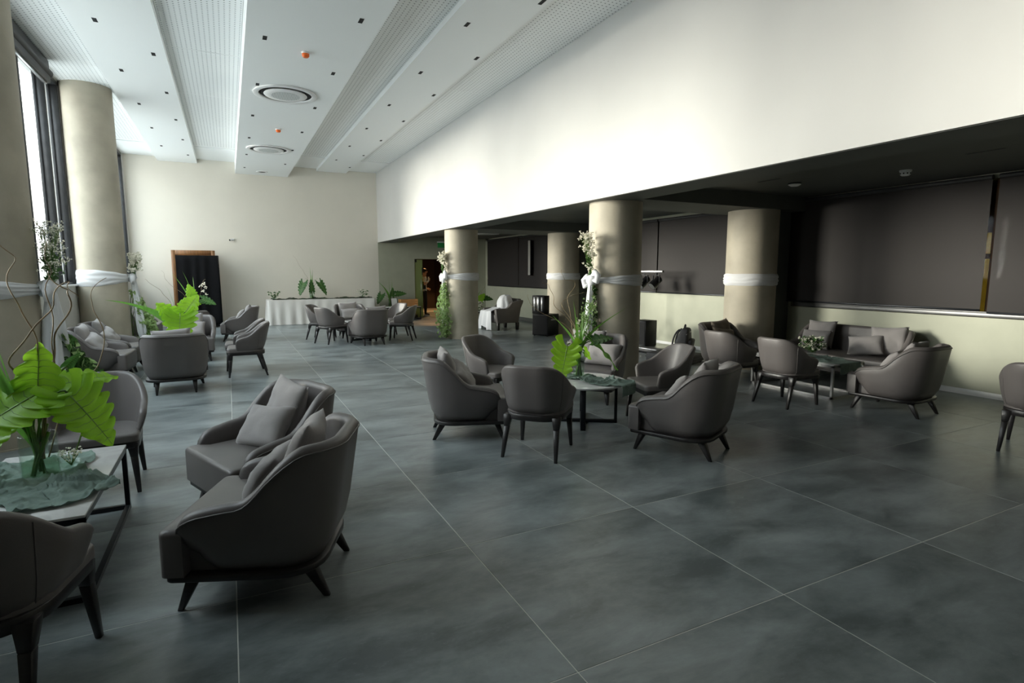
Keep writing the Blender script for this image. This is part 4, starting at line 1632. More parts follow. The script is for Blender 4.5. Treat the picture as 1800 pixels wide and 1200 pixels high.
arrangement(-0.72, 15.0, 0.443, 'leafy arrangement with white buds before the black draped panel', 3,
            [((0.0, -0.1, 0.5), (-0.5, -0.3, 0.0), (0.1, -0.9, 0.5), 0.34, 0.16, leaf_m),
             ((0.14, -0.05, 0.52), (0.5, -0.2, -0.15), (0.1, -0.8, 0.6), 0.32, 0.13, leaf_dark),
             ((-0.05, -0.05, 0.6), (-0.15, 0, 0.6), (0.1, -1, 0.1), 0.3, 0.13, leaf_m)],
            [((-0.05, 0, 0.8), (-0.22, 0, 1.18), 0.03), ((0.0, 0, 0.8), (-0.02, 0, 1.05), 0.028), ((-0.2, 0, 0.8), (-0.42, 0, 1.12), 0.02)],
            [[(0.1, 0, 0.6), (0.17, 0, 0.85), (0.22, 0, 1.0)], [(-0.2, 0, 0.6), (-0.5, 0, 0.9), (-0.62, 0, 1.2)]],
            'clear glass vase before the black draped panel', flowers=[(0.16, -0.02, 0.72), (0.22, -0.02, 0.8), (0.20, -0.02, 0.9), (0.13, -0.02, 0.84), (0.24, -0.02, 0.64)])
# banquet table
BT = thing('banquet_table', 'long banquet table skirted in white cloth along the far wall', 'table', (2.62, 18.72, 0))
m_ = MB()
m_.box(-1.58, 1.58, -0.36, 0.36, 0.715, 0.75)
m_.build('tabletop', wood_brown, BT)
for s in (-1, 1):
    for q in (-1, 1):
        m_ = MB()
        m_.tube([(s * 1.45, q * 0.28, 0), (s * 1.45, q * 0.28, 0.715)], 0.016, 8)
        m_.build('leg', black_metal, BT, smooth=True)
bc = thing('table_skirt', 'white pleated cloth covering the banquet table to the floor', 'tablecloth', (2.62, 18.72, 0))
m_ = MB()
m_.box(-1.60, 1.60, -0.38, 0.38, 0.752, 0.758)
m_.build('cloth_top', cloth_cream, bc)
m_ = MB()
per = []
NP = 260
for i in range(NP):
    s = i / NP * 2 * (3.2 + 0.76)
    if s < 3.2:
        p, n_ = (-1.6 + s, -0.38), (0, -1)
    elif s < 3.96:
        p, n_ = (1.6, -0.38 + s - 3.2), (1, 0)
    elif s < 7.16:
        p, n_ = (1.6 - (s - 3.96), 0.38), (0, 1)
    else:
        p, n_ = (-1.6, 0.38 - (s - 7.16)), (-1, 0)
    per.append((p, n_, s))


def skirt(u, v):
    k = int(round(u * NP)) % NP
    p, n_, s = per[k]
    a = v
    o_ = 0.012 + a * (0.05 + 0.03 * math.sin(s * 23 + 0.8 * math.sin(s * 5)) + 0.02 * noise.noise(Vector((s * 3, a * 2, 0))))
    return (p[0] + n_[0] * o_, p[1] + n_[1] * o_, 0.756 - a * 0.75)


m_.grid(NP, 10, skirt, wrap=True)
m_.build('cloth_skirt', cloth_cream, bc, smooth=True)
rumpled('table_garland_cloth', 'dark moss green runner along the top of the banquet table', 2.62, 18.60, 0.758, 3.0, 0.32, 33, moss_cloth, 0, 0.028, n=60)
arrangement(2.33, 18.72, 0.765, 'symmetrical arrangement with two drooping lobed leaves on the banquet table', 4,
            [((-0.24, -0.04, 0.50), (-0.22, -0.15, -0.5), (-0.5, -0.8, 0.2), 0.42, 0.15, leaf_dark),
             ((0.24, -0.04, 0.50), (0.30, -0.15, -0.5), (0.5, -0.8, 0.2), 0.44, 0.15, leaf_dark),
             ((0.0, -0.03, 0.25), (-0.02, -0.05, 0.9), (0.1, -1, 0.0), 0.38, 0.10, leaf_dark)],
            [((0, 0, 0.7), (-0.03, 0, 1.0), 0.02), ((0.05, 0, 0.7), (0.05, 0, 0.92), 0.015)],
            [[(-0.1, 0, 0.6), (-0.25, 0, 0.9), (-0.5, 0, 1.35)], [(-0.05, 0, 0.5), (-0.18, 0, 0.65)], [(0.05, 0, 0.5), (0.2, 0, 0.65)]],
            'clear glass vase in middle of the banquet table', 0.07, 0.26)


def small_posy(x, y, z, label, seed, n=26, sp=0.10, bs=0.014, pale=0.5):
    rn = random.Random(seed)
    t = thing('flower_posy', label, 'flowers', (x, y, z))
    m_ = MB()
    m_.lathe([(0, 0), (0.05, 0), (0.06, 0.05), (0.055, 0.07), (0.05, 0.07), (0.05, 0.02), (0, 0.01)], 16)
    m_.build('bowl', vase_glass, t, smooth=True)
    m_, b2, s2 = MB(), MB(), MB()
    for k in range(n):
        a = rn.uniform(0, 2 * PI)
        r = sp * rn.random() ** 0.6 * 1.3
        c = (r * math.cos(a), r * math.sin(a), 0.08 + rn.uniform(0, sp * 1.3))
        s2.tube([(0, 0, 0.03), (c[0] * 0.6, c[1] * 0.6, c[2] * 0.7), c], 0.002, 4)
        if rn.random() < pale:
            blossoms(b2, c, 0.022, 7, bs, rn)
        for q in range(2):
            ivy_leaf(m_, c, (rn.uniform(-1, 1), rn.uniform(-1, 1), 0.6), 0.045, rn)
    tag(m_.build('leaves', leaf_dark, t, recalc=False), kind='stuff')
    tag(b2.build('blossoms', blossom_m, t, recalc=False), kind='stuff')
    s2.build('stems', stem_m, t)
    return t


small_posy(1.22, 18.62, 0.765, 'small leafy posy at the left end of the banquet table', 41, 24, 0.14, 0.02, 0.35)
small_posy(3.90, 18.62, 0.765, 'small leafy posy at the right end of the banquet table', 42, 26, 0.14, 0.022, 0.6)
small_posy(7.28, 5.08, 0.452, 'white flower posy on the coffee table before the sofa', 43, 80, 0.13, 0.014, 1.0)
small_posy(6.55, 15.35, 0.443, 'mass of white flowers on low table behind the column', 44, 60, 0.16, 0.018, 1.0)

# alcove table: plant, framed card, wooden crate
arrangement(4.85, 18.85, 0.443, 'shadowed leafy arrangement on side table by the dark alcove wall', 5,
            [((-0.3, -0.05, 0.40), (-0.25, -0.2, -0.4), (-0.4, -0.9, 0.2), 0.36, 0.13, leaf_dark),
             ((0.2, -0.05, 0.42), (0.5, -0.1, 0.05), (0.2, -0.8, 0.5), 0.36, 0.12, leaf_dark),
             ((0.05, -0.05, 0.35), (0.1, -0.1, 0.6), (0.1, -1, 0.1), 0.3, 0.1, leaf_dark)],
            [((-0.1, 0, 0.6), (-0.4, 0, 0.85), 0.04), ((-0.02, 0, 0.7), (-0.03, 0, 0.98), 0.03), ((0.1, 0, 0.6), (0.08, 0, 0.9), 0.025)], (),
            'clear glass vase on side table by the dark alcove wall', 0.06, 0.25)
fc = thing('framed_card', 'small framed card leaning on side table in the dark alcove', 'frame', (4.93, 18.55, 0.445), 0.15)
for (nm__, w_, h_, d_, mt) in (('frame', 0.115, 0.30, 0.012, black_metal), ('card', 0.10, 0.27, 0.016, paper_m)):
    m_ = MB()
    M = Matrix.Rotation(-0.25, 4, 'X')
    m_.box(-w_, w_, -d_ / 2, d_ / 2, 0.004 + (0.30 - h_) / 2, 0.004 + (0.30 - h_) / 2 + h_, 0, M)
    m_.build(nm__, mt, fc)
cr = thing('wooden_crate', 'wooden slatted crate coloured as orange-lit on side table in the dark alcove', 'crate', (5.45, 18.75, 0.443))  # orange light on the crate is put into its wood colour
for k in range(3):
    m_ = MB()
    m_.box(-0.3, 0.3, -0.15, -0.138, 0.02 + k * 0.075, 0.08 + k * 0.075)
    m_.build('slat', wood_orange, cr)
    m_ = MB()
    m_.box(-0.3, 0.3, 0.138, 0.15, 0.02 + k * 0.075, 0.08 + k * 0.075)
    m_.build('slat', wood_orange, cr)
for s in (-1, 1):
    m_ = MB()
    m_.box(s * 0.3 - 0.012 * (s > 0), s * 0.3 + 0.012 * (s < 0), -0.138, 0.138, 0.0, 0.24)
    m_.build('end_board', wood_orange, cr)
m_ = MB()
m_.box(-0.29, 0.29, -0.137, 0.137, 0.0, 0.012)
m_.build('bottom_board', wood_orange, cr)
arrangement(6.65, 15.75, 0.443, 'sunlit leafy arrangement on low table behind the column', 6,
            [((0.25, -0.05, 0.38), (0.5, -0.1, -0.05), (0.1, -0.8, 0.5), 0.34, 0.12, leaf_dark),
             ((0.1, -0.05, 0.3), (0.2, -0.3, 0.3), (0.1, -1, 0.3), 0.3, 0.14, leaf_m)],
            [((0.05, 0, 0.5), (0.12, 0, 0.75), 0.035), ((0.0, 0, 0.5), (0.02, 0, 0.7), 0.035), ((0.1, 0, 0.45), (0.22, 0, 0.62), 0.03)],
            [[(0.2, 0, 0.5), (0.38, 0, 0.8), (0.45, 0, 1.05)]],
            'clear glass vase on low table behind the column', 0.06, 0.25)


# ------------------------------------------------------------------ cloth sashes and garlands on the columns
def sash(cx, cy, r, label, zc=1.485, hw=0.085, kdir=None, tail=None, seed=0, sag=0.0):
    t = thing('cloth_wrap', label, 'cloth', (cx, cy, 0))
    m_ = MB()
    off = Vector((seed * 7.3, 1.1, 0))
    ka = math.atan2(kdir[1], kdir[0]) if kdir else 0.0
    nu, nv = 96, 15

    def fn(u, v):
        a = u * 2 * PI + ka
        near = (0.5 + 0.5 * math.cos(u * 2 * PI)) ** 3 if kdir else 0
        h = hw * (1 - 0.55 * near) * (1 + 0.12 * noise.noise(Vector((math.cos(a) * 2, math.sin(a) * 2, 4)) + off))
        z = zc + (v - 0.5) * 2 * h + 0.05 * sag * (1 - near) * -1
        fold = abs(math.sin((v * 3.2 + 0.9 * noise.noise(Vector((math.cos(a) * 1.6, math.sin(a) * 1.6, v * 2)) + off)) * PI))
        e = math.sin(PI * v) ** 0.4
        rr_ = r + 0.004 + 0.012 * e + 0.016 * fold * e
        return (rr_ * math.cos(a), rr_ * math.sin(a), z)
    m_.grid(nu, nv, fn, wrap=True)
    m_.build('band', cloth_white, t, smooth=True)
    if kdir:
        d = Vector((kdir[0], kdir[1], 0)).normalized()
        sd = Vector((-d.y, d.x, 0))
        c = d * (r + 0.06) + Vector((0, 0, zc))
        m_ = MB()

        def kn(u, v):
            a, b_ = u * 2 * PI, (v - 0.5) * PI
            rr_ = 0.085 * (1 + 0.22 * noise.noise(Vector((math.cos(a) * 2, math.sin(a) * 2, b_ * 2)) + off) + 0.1 * math.sin(a * 3 + b_ * 4))
            q = Vector((math.cos(a) * math.cos(b_), math.sin(a) * math.cos(b_), math.sin(b_) * 0.95)) * rr_
            return tuple(c + q)
        m_.grid(22, 12, kn, wrap=True)
        m_.build('knot', cloth_white, t, smooth=True)
        # loops of the bow
        for sgn, dz in ((1, 0.05), (-1, -0.02)):
            m_ = MB()
            loop = [c + sd * sgn * s_ + Vector((0, 0, z_ + dz)) + d * 0.03 for (s_, z_) in ((0.02, 0.0), (0.09, 0.07), (0.14, 0.02), (0.12, -0.07), (0.04, -0.04))]
            m_.tube(loop, [0.03, 0.042, 0.045, 0.04, 0.025], 10)
            m_.build('bow_loop', cloth_white, t, smooth=True)
        # hanging tail
        tz, tw0, tw1, lean_ = tail

        def tl(u, v):
            a = u * 2 * PI
            rad = 0.5 * (tw0 + (tw1 - tw0) * math.sin(min(1, v * 1.15) * PI * 0.62)) * (1 - 0.55 * max(0, v - 0.82) / 0.18)
            flute = 1 + 0.20 * math.sin(5 * a + 1.5 * math.sin(v * 3 + seed)) * min(1, v * 4) + 0.10 * math.sin(9 * a + seed)
            p = c + d * (0.03 + lean_[1] * v + rad * 0.75 * flute * math.cos(a)) + sd * (lean_[0] * v + rad * 0.85 * flute * math.sin(a))
            p = p + Vector((0, 0, -0.03 - v * (zc - tz) + 0.05 * math.sin(a + seed) * v))
            return tuple(p)
        m_ = MB()
        m_.grid(44, 26, tl, wrap=True)
        m_.build('tail', cloth_white, t, smooth=True)
    return t


def garland(cx, cy, r, kdir, label, seed, width=0.12, dark=True, z0=0.06, z1=1.42, n=520, side=0.0, size=0.055, spread_low=1.0, out=0.0):
    rn = random.Random(seed)
    d = Vector((kdir[0], kdir[1], 0)).normalized()
    sd = Vector((-d.y, d.x, 0))
    t = thing('ivy_garland', label, 'garland', (cx, cy, 0))
    v_ = MB()
    for k in range(4):
        pts = []
        for i in range(10):
            f = i / 9
            pts.append(d * (r + 0.05 + 0.05 * math.sin(f * 6 + k)) + sd * (side * f + 0.06 * math.sin(f * 5 + k * 2)) + Vector((0, 0, z1 + (z0 - z1) * f)))
        v_.tube(pts, 0.006, 5)
    v_.build('vine', stem_m, t, smooth=True)
    for nm__, mt, share in (('foliage', ivy_m if dark else ivy_light, 0.6), ('pale_foliage', ivy_light, 0.4 if not dark else 0.18)):
        m_ = MB()
        for k in range(int(n * share)):
            f = rn.random() ** 0.85
            wv = width * (0.45 + spread_low * math.sin(min(1, f * 1.1) * PI * 0.7))
            p = d * (r + 0.03 + out * f + rn.random() * wv * 1.2) + sd * (side * f + rn.uniform(-1, 1) * wv) + Vector((0, 0, z1 + (z0 - z1) * f))
            nn = d * rn.uniform(0.1, 1) + sd * rn.uniform(-1, 1) + Vector((0, 0, rn.uniform(-0.2, 0.8)))
            ivy_leaf(m_, p, nn, size * rn.uniform(0.6, 1.2), rn)
        tag(m_.build(nm__, mt, t, recalc=False), kind='stuff')
    return t


def spray(cx, cy, r, kdir, label, seed, z0=1.5, h=0.6, n=24, wide=0.14, bs=0.012, bc_=9, tilt=0.0):
    rn = random.Random(seed)
    d = Vector((kdir[0], kdir[1], 0)).normalized()
    sd = Vector((-d.y, d.x, 0))
    t = thing('flower_spray', label, 'flowers', (cx, cy, 0))
    s_, b_, l_ = MB(), MB(), MB()
    base = d * (r + 0.09) + Vector((0, 0, z0))
    for k in range(n):
        f = rn.random() ** 0.7
        e = base + Vector((0, 0, 0.12 + (h - 0.12) * f)) + d * (rn.uniform(-0.4, 1) * wide * 0.8 + tilt * f) + sd * rn.uniform(-1, 1) * wide * (1.1 - 0.5 * f)
        mid = base * 0.5 + e * 0.5 + d * rn.uniform(-0.02, 0.03)
        s_.tube([base, mid, e], 0.0025, 4)
        blossoms(b_, e, 0.035, bc_, bs, rn)
        for q in range(3):
            e2 = e + Vector((rn.uniform(-0.06, 0.06), rn.uniform(-0.06, 0.06), rn.uniform(-0.03, 0.07)))
            s_.tube([mid * 0.4 + e * 0.6, e2], 0.0015, 3)
            blossoms(b_, e2, 0.02, bc_ // 2, bs, rn)
        ivy_leaf(l_, mid, (rn.uniform(-1, 1), rn.uniform(-1, 1), 0.4), 0.05, rn)
    s_.build('stems', stem_m, t)
    tag(b_.build('blossoms', blossom_m, t, recalc=False), kind='stuff')
    tag(l_.build('leaves', ivy_m, t, recalc=False), kind='stuff')
    return t


KX = {'L0': (1, 0.05), 'L1': (0.98, 0.05), 'R1': (-0.98, -0.15), 'R0': (-0.98, -0.1)}
TXT = {'L0': 'near left column', 'L1': 'far left column', 'R1': 'column behind the round table', 'R0': 'column by the glass door'}
x, y, r, _ = COLS['L0']
sash(x, y, r, 'white cloth sash knotted round the ' + TXT['L0'], 1.44, 0.10, KX['L0'], (0.42, 0.11, 0.25, (-0.05, -0.02)), 1)
garland(x, y, r, KX['L0'], 'dark ivy garland hanging at the ' + TXT['L0'], 51, 0.15, True, 0.05, 1.05, 1100, 0.30, 0.07, 1.0, 0.22)
spray(x, y, r, KX['L0'], 'spray of tiny white blossoms above the knot on the ' + TXT['L0'], 52, 1.46, 0.58, 34, 0.17, 0.008, 9)
x, y, r, _ = COLS['L1']
sash(x, y, r, 'white cloth sash knotted round the ' + TXT['L1'], 1.49, 0.15, KX['L1'], (0.28, 0.10, 0.19, (0.0, 0.10)), 2)
garland(x, y, r, KX['L1'], 'ivy garland hanging at the ' + TXT['L1'], 53, 0.14, False, 0.05, 1.25, 1000, 0.18, 0.06, 1.0, 0.22)
spray(x, y, r, KX['L1'], 'puff of white blossoms above the knot on the ' + TXT['L1'], 54, 1.5, 0.42, 26, 0.14, 0.014, 12)
x, y, r, _ = COLS['R1']
sash(x, y, r, 'white cloth sash knotted round the ' + TXT['R1'], 1.485, 0.085, KX['R1'], (0.55, 0.08, 0.12, (0.06, 0.10)), 3)
garland(x, y, r, KX['R1'], 'dark ivy garland hanging at the ' + TXT['R1'], 55, 0.09, True, 0.05, 1.42, 600, 0.0, 0.05)
spray(x, y, r, KX['R1'], 'tall spray of cream blossoms above the knot on the ' + TXT['R1'], 56, 1.5, 0.62, 24, 0.10, 0.012, 10, 0.06)
x, y, r, _ = COLS['R0']
sash(x, y, r, 'white cloth sash knotted round the ' + TXT['R0'], 1.49, 0.10, KX['R0'], (0.22, 0.09, 0.13, (-0.12, -0.05)), 4)
garland(x, y, r, KX['R0'], 'pale ivy garland hanging to floor at the ' + TXT['R0'], 57, 0.14, False, 0.05, 1.35, 620, 0.1, 0.055)
spray(x, y, r, KX['R0'], 'spray of white blossoms above the knot on the ' + TXT['R0'], 58, 1.5, 0.55, 18, 0.10, 0.018, 10)
x, y, r, _ = COLS['B1']
sash(x, y, r, 'white cloth band wrapped round the column beside the sofa', 1.475, 0.095, None, None, 5)
x, y, r, _ = COLS['B0']
sash(x, y, r, 'white cloth band wrapped round the column behind the speakers', 1.49, 0.085, None, None, 6)

# ------------------------------------------------------------------ ceiling fittings
ORD = ['nearest', 'second nearest', 'third nearest', 'fourth nearest', 'fifth nearest', 'sixth nearest', 'seventh nearest']
sl = MB()
sl.box(-0.026, 0.026, -0.07, 0.07, -0.001, 0.004)
slot_in = sl.mesh('slot_recess', slot_black)
sl = MB()
for (a, b_, c_, d_) in ((-0.031, -0.026, -0.075, 0.075), (0.026, 0.031, -0.075, 0.075), (-0.026, 0.026, -0.075, -0.07), (-0.026, 0.026, 0.07, 0.075)):
    sl.box(a, b_, c_, d_, -0.0015, 0.002)
slot_rim = sl.mesh('slot_rim', ceiling_paint)
ROWS = [(-1.33, 9.09, 5, 4.76, 'window-side row of the left ceiling band'), (-0.80, 10.08, 5, 4.76, 'inner row of the left ceiling band'),
        (0.58, 8.14, 6, 4.55, 'left row of the central ceiling band'), (1.57, 7.10, 6, 4.55, 'right row of the central ceiling band'),
        (2.96, 7.19, 6, 4.80, 'left row of the right ceiling band'), (3.53, 6.22, 7, 4.80, 'right row of the right ceiling band')]
for (sx, sy0, n, z, txt) in ROWS:
    for k in range(n):
        t = thing('slot_light', 'small black slot light, %s of the %s' % (ORD[k], txt), 'light', (sx, sy0 + 1.99 * k, z), 0, 'black slot lights in the ceiling')
        link('slot_recess', slot_in, t)
        link('slot_rim', slot_rim, t)


def cassette(x, y, z, r, label):
    t = thing('ceiling_cassette', label, 'air conditioner', (x, y, z))
    m_ = MB()
    m_.lathe([(r - 0.005, -0.002), (r, -0.010), (r, -0.022), (r * 0.97, -0.030), (r * 0.83, -0.022), (r * 0.82, -0.002)], 64)
    m_.build('outer_ring', white_plastic, t, smooth=True, angle=0.9)
    m_ = MB()
    m_.lathe([(r * 0.825, -0.004), (r * 0.60, -0.004)], 64)
    m_.build('air_slot', slot_black, t)
    m_ = MB()
    m_.lathe([(r * 0.64, -0.003), (r * 0.68, -0.022), (r * 0.66, -0.032), (r * 0.5, -0.038), (0, -0.040)], 64)
    m_.build('centre_disc', white_plastic, t, smooth=True, angle=0.9)
    m_ = MB()
    m_.lathe([(r * 0.45, -0.0405), (0, -0.0415)], 48)
    g_ = m_.build('grille', perf_fine, t)
    return t


# fine perforation for the grille
m, nt, b = nm('fine_grille')
tc = nt.nodes.new('ShaderNodeTexCoord')
sp = nt.nodes.new('ShaderNodeSeparateXYZ')
nt.links.new(tc.outputs['Object'], sp.inputs[0])
fx = _mth('SUBTRACT', _mth('FRACT', _mth('MULTIPLY', sp.outputs['X'], 42.0)), 0.5)
fy = _mth('SUBTRACT', _mth('FRACT', _mth('MULTIPLY', sp.outputs['Y'], 30.0)), 0.5)
d2 = _mth('SQRT', _mth('ADD', _mth('MULTIPLY', fx, fx), _mth('MULTIPLY', fy, fy)))
hole = _mth('LESS_THAN', d2, 0.33)
mxc = nt.nodes.new('ShaderNodeMix')
mxc.data_type = 'RGBA'
nt.links.new(hole, mxc.inputs[0])
mxc.inputs[6].default_value = (0.7, 0.72, 0.71, 1)
mxc.inputs[7].default_value = (0.22, 0.24, 0.24, 1)
nt.links.new(mxc.outputs[2], b.inputs['Base Color'])
perf_fine = m
cassette(1.02, 10.45, 4.55, 0.50, 'round white air-conditioning cassette in the central band, nearer')
cassette(1.04, 15.18, 4.55, 0.50, 'round white air-conditioning cassette in the central band, farther')
cassette(7.30, 16.45, LOWC, 0.47, 'round white air-conditioning cassette in the low dark ceiling')


def detector(x, y, z, label, cap, dia=0.055):
    t = thing('smoke_detector', label, 'detector', (x, y, z))
    m_ = MB()
    m_.lathe([(0, 0), (dia, 0), (dia, -0.012), (dia * 0.93, -0.022), (0, -0.022)], 28)
    m_.build('base_plate', white_plastic, t, smooth=True, angle=0.7)
    m_ = MB()
    m_.lathe([(dia * 0.86, -0.021), (dia * 0.86, -0.05), (dia * 0.6, -0.066), (0, -0.068)], 28)
    m_.build('cover', cap, t, smooth=True, angle=0.7)
    if cap is white_plastic:
        for k in range(9):
            a = 2 * PI * k / 9
            m_ = MB()
            m_.box(-0.007, 0.007, -0.002, 0.002, -0.05, -0.035, 0, Matrix.Rotation(a, 4, 'Z') @ Matrix.Translation((0, -dia * 0.87, 0)))
            m_.build('vent_slit', slot_black, t)
    return t


detector(1.10, 8.41, 4.55, 'orange-capped smoke detector in the central band, nearer', orange_plastic)
detector(1.095, 13.0, 4.55, 'orange-capped smoke detector in the central band, farther', orange_plastic)
detector(7.376, 4.09, LOWC, 'white domed smoke detector on low ceiling, nearer the camera', white_plastic, 0.065)
t = thing('ceiling_sensor', 'flat white round sensor on low ceiling beside the column', 'detector', (7.08, 5.364, LOWC))
m_ = MB()
m_.lathe([(0, 0), (0.085, 0), (0.085, -0.014)], 32)
m_.build('base_plate', black_metal, t, smooth=True, angle=0.7)
m_ = MB()
m_.lathe([(0.08, -0.013), (0.082, -0.022), (0.05, -0.04), (0, -0.042)], 32)
m_.build('cover', white_plastic, t, smooth=True, angle=0.7)
t = thing('ceiling_speaker', 'small round speaker in the central band close to far wall', 'speaker', (1.06, 18.6, 4.55))
m_ = MB()
m_.lathe([(0.10, 0), (0.16, 0), (0.16, -0.014), (0.13, -0.02), (0.10, -0.012)], 32)
m_.build('ring', white_plastic, t, smooth=True)
m_ = MB()
m_.lathe([(0.125, -0.004), (0, -0.004)], 24)
m_.build('grille', slot_black, t)
for k, (x, y) in enumerate(((6.55, 5.35), (6.95, 3.1))):
    t = thing('air_slot', 'thin dark air slot in low ceiling, %s detector' % ('beside the flat white' if k == 0 else 'toward us from the domed'), 'vent', (x, y, LOWC))
    m_ = MB()
    m_.box(-0.012, 0.012, -0.16, 0.16, -0.003, 0.002)
    m_.build('slot', slot_black, t)
    m_ = MB()
    m_.box(-0.02, -0.012, -0.17, 0.17, -0.004, 0.002)
    m_.box(0.012, 0.02, -0.17, 0.17, -0.004, 0.002)
    m_.build('slot_rim', dark_paint, t)
# camera on far wall, exit sign, socket
t = thing('security_camera', 'tiny white security camera on the cream far wall', 'camera', (0.19, FAR_Y, 2.58))
m_ = MB()
m_.lathe([(0, 0), (0.035, 0), (0.035, 0.02), (0, 0.02)], 16)
o = m_.build('mount', white_plastic, t, smooth=True, angle=0.7)
o.rotation_euler = (PI / 2, 0, 0)
m_ = MB()
m_.tube([(0.02, -0.02, 0), (-0.02, -0.05, -0.005), (-0.09, -0.10, -0.02)], [0.03, 0.032, 0.032], 12)
m_.build('camera_body', white_plastic, t, smooth=True, angle=0.8)
m_ = MB()
m_.tube([(-0.088, -0.099, -0.02), (-0.097, -0.105, -0.022)], 0.029, 12)
m_.build('lens', slot_black, t)
t = thing('exit_sign', 'green emergency sign hanging from the low ceiling beside column', 'sign', (6.85, 19.0, 2.55))
m_ = MB()
m_.box(-0.22, 0.22, -0.02, 0.02, -0.10, 0.07)
m_.build('sign_panel', green_sign, t, bevel=0.003, seg=1)
m_ = MB()
m_.box(-0.24, 0.24, -0.03, 0.03, 0.07, 0.12)
m_.build('housing', white_plastic, t, bevel=0.004, seg=1)
for s in (-1, 1):
    m_ = MB()
    m_.tube([(s * 0.18, 0, 0.12), (s * 0.18, 0, LOWC - 2.55)], 0.006, 6)
    m_.build('hanger', alu, t)
t = thing('wall_socket', 'white wall socket with black plug on khaki wall', 'socket', (RIGHT_X, 9.9, 0.33))
m_ = MB()
m_.box(-0.012, 0, -0.06, 0.06, -0.06, 0.06)
m_.build('plate', white_plastic, t, bevel=0.004, seg=1)
m_ = MB()
m_.tube([(-0.012, 0, 0), (-0.035, 0, 0)], 0.024, 12)
m_.build('plug', screen_black, t, smooth=True, angle=0.7)

# slim line-array speaker hung before the far screen
t = thing('column_speaker', 'slim pale column speaker hung upright before the far dark screen', 'speaker', (RIGHT_X - 0.14, 15.55, 1.5))
m_ = MB()
m_.box(-0.04, 0.04, -0.075, 0.075, 0, 1.08)
m_.build('cabinet', screen_black, t, bevel=0.006, seg=1)
m_ = MB()
m_.box(-0.046, -0.04, -0.068, 0.068, 0.01, 1.07)
m_.build('grille', simple('pale_grille', (0.42, 0.41, 0.38), 0.5, bump=0.4, bscale=180), t)
m_ = MB()
m_.box(0.04, 0.085, -0.03, 0.03, 0.2, 0.26)
m_.box(0.04, 0.085, -0.03, 0.03, 0.8, 0.86)
m_.build('bracket', black_metal, t)

# ------------------------------------------------------------------ far left: wooden panel and black draped board
t = thing('wooden_door_leaf', 'tall brown wooden door leaf leaning on the far wall', 'board', (-0.88, 19.0, 0), 0)
m_ = MB()
for (a, b_, c_, d_) in ((-0.56, -0.46, 0, 2.23), (0.46, 0.56, 0, 2.23)):
    m_ = MB()
    m_.box(a, b_, -0.04, 0.04, c_, d_)
    m_.build('stile', wood_brown, t, bevel=0.005, seg=1)
for (c_, d_) in ((2.10, 2.23), (0.0, 0.14), (1.0, 1.1)):
    m_ = MB()
    m_.box(-0.46, 0.46, -0.04, 0.04, c_, d_)
    m_.build('rail', wood_brown, t, bevel=0.005, seg=1)
m_ = MB()
m_.box(-0.46, 0.46, -0.008, 0.008, 0.14, 1.0)
m_.box(-0.46, 0.46, -0.008, 0.008, 1.1, 2.10)
m_.build('field', wood_orange, t)
t = thing('draped_board', 'tall board covered with black cloth in front of wooden panel', 'screen', (-0.77, 18.45, 0), 0)
m_ = MB()
m_.box(-0.50, 0.50, -0.02, 0.30, 0.03, 2.06)
m_.build('board', screen_black, t, bevel=0.004, seg=1)


def drp(u, v):
    s = (u - 0.5) * 1.06
    f = 0.022 * math.sin(s * 21 + 1.3 * math.sin(s * 6) + v * 0.5) * (0.35 + 0.65 * v) + 0.008 * noise.noise(Vector((s * 6, v * 3, 2)))
    return (s, -0.055 + f - 0.02 * v, 2.07 - 1.98 * v)


m_ = MB()
m_.grid(70, 12, drp)
o = m_.build('black_cloth', cloth_black, t, smooth=True, recalc=False)
o.modifiers.new('thickness', 'SOLIDIFY').thickness = 0.004
m_ = MB()


def drp2(u, v):
    s = (u - 0.5) * 0.34
    return (0.535 + 0.014 * math.sin(s * 40) * (0.3 + v), 0.13 + s, 2.07 - 2.0 * v)


m_.grid(24, 10, drp2)
o = m_.build('side_cloth', cloth_black, t, smooth=True, recalc=False)
o.modifiers.new('thickness', 'SOLIDIFY').thickness = 0.004
m_ = MB()
m_.box(0.505, 0.522, -0.05, -0.03, 0.1, 2.06)
m_.build('white_edge', white_plastic, t)

# ------------------------------------------------------------------ armchair draped in white
t = thing('block_leg_armchair', 'dark wing-sided armchair with block legs beneath white throw', 'armchair', (6.85, 14.25, 0), face_rot((-1, -0.08)))
prof = [(-0.30, 0.20), (0.36, 0.20), (0.40, 0.40), (0.42, 0.58), (0.36, 0.60), (0.06, 0.60), (-0.02, 0.66), (-0.10, 0.76), (-0.36, 0.82), (-0.46, 0.82), (-0.46, 0.77), (-0.38, 0.60)]
for s in (-1, 1):
    m_ = MB()
    n_ = len(prof)
    xs = (s * 0.28, s * 0.40)
    vs = [(xs[0], p[0], p[1]) for p in prof] + [(xs[1], p[0], p[1]) for p in prof]
    m_.add(vs, [tuple(range(n_)), tuple(range(2 * n_ - 1, n_ - 1, -1))] + [(i, (i + 1) % n_, n_ + (i + 1) % n_, n_ + i) for i in range(n_)])
    m_.build('side_wing', piping_m, t, bevel=0.012, seg=2)
m_ = MB()
M = Matrix.Translation((0, -0.33, 0.2)) @ Matrix.Rotation(0.14, 4, 'X')
m_.box(-0.28, 0.28, -0.05, 0.06, 0, 0.66, 0, M)
m_.build('backrest', piping_m, t, bevel=0.02)
m_ = MB()
m_.box(-0.28, 0.28, -0.28, 0.38, 0.2, 0.44)
m_.build('seat', piping_m, t, bevel=0.03)
for sx in (-1, 1):
    for (yy) in (0.32, -0.30):
        m_ = MB()
        m_.frustum((sx * 0.33, yy, 0.205), (sx * 0.33, yy, 0), 0.045, 0.045, 0.033, 0.033)
        m_.build('leg', ebony, t, bevel=0.003, seg=1)
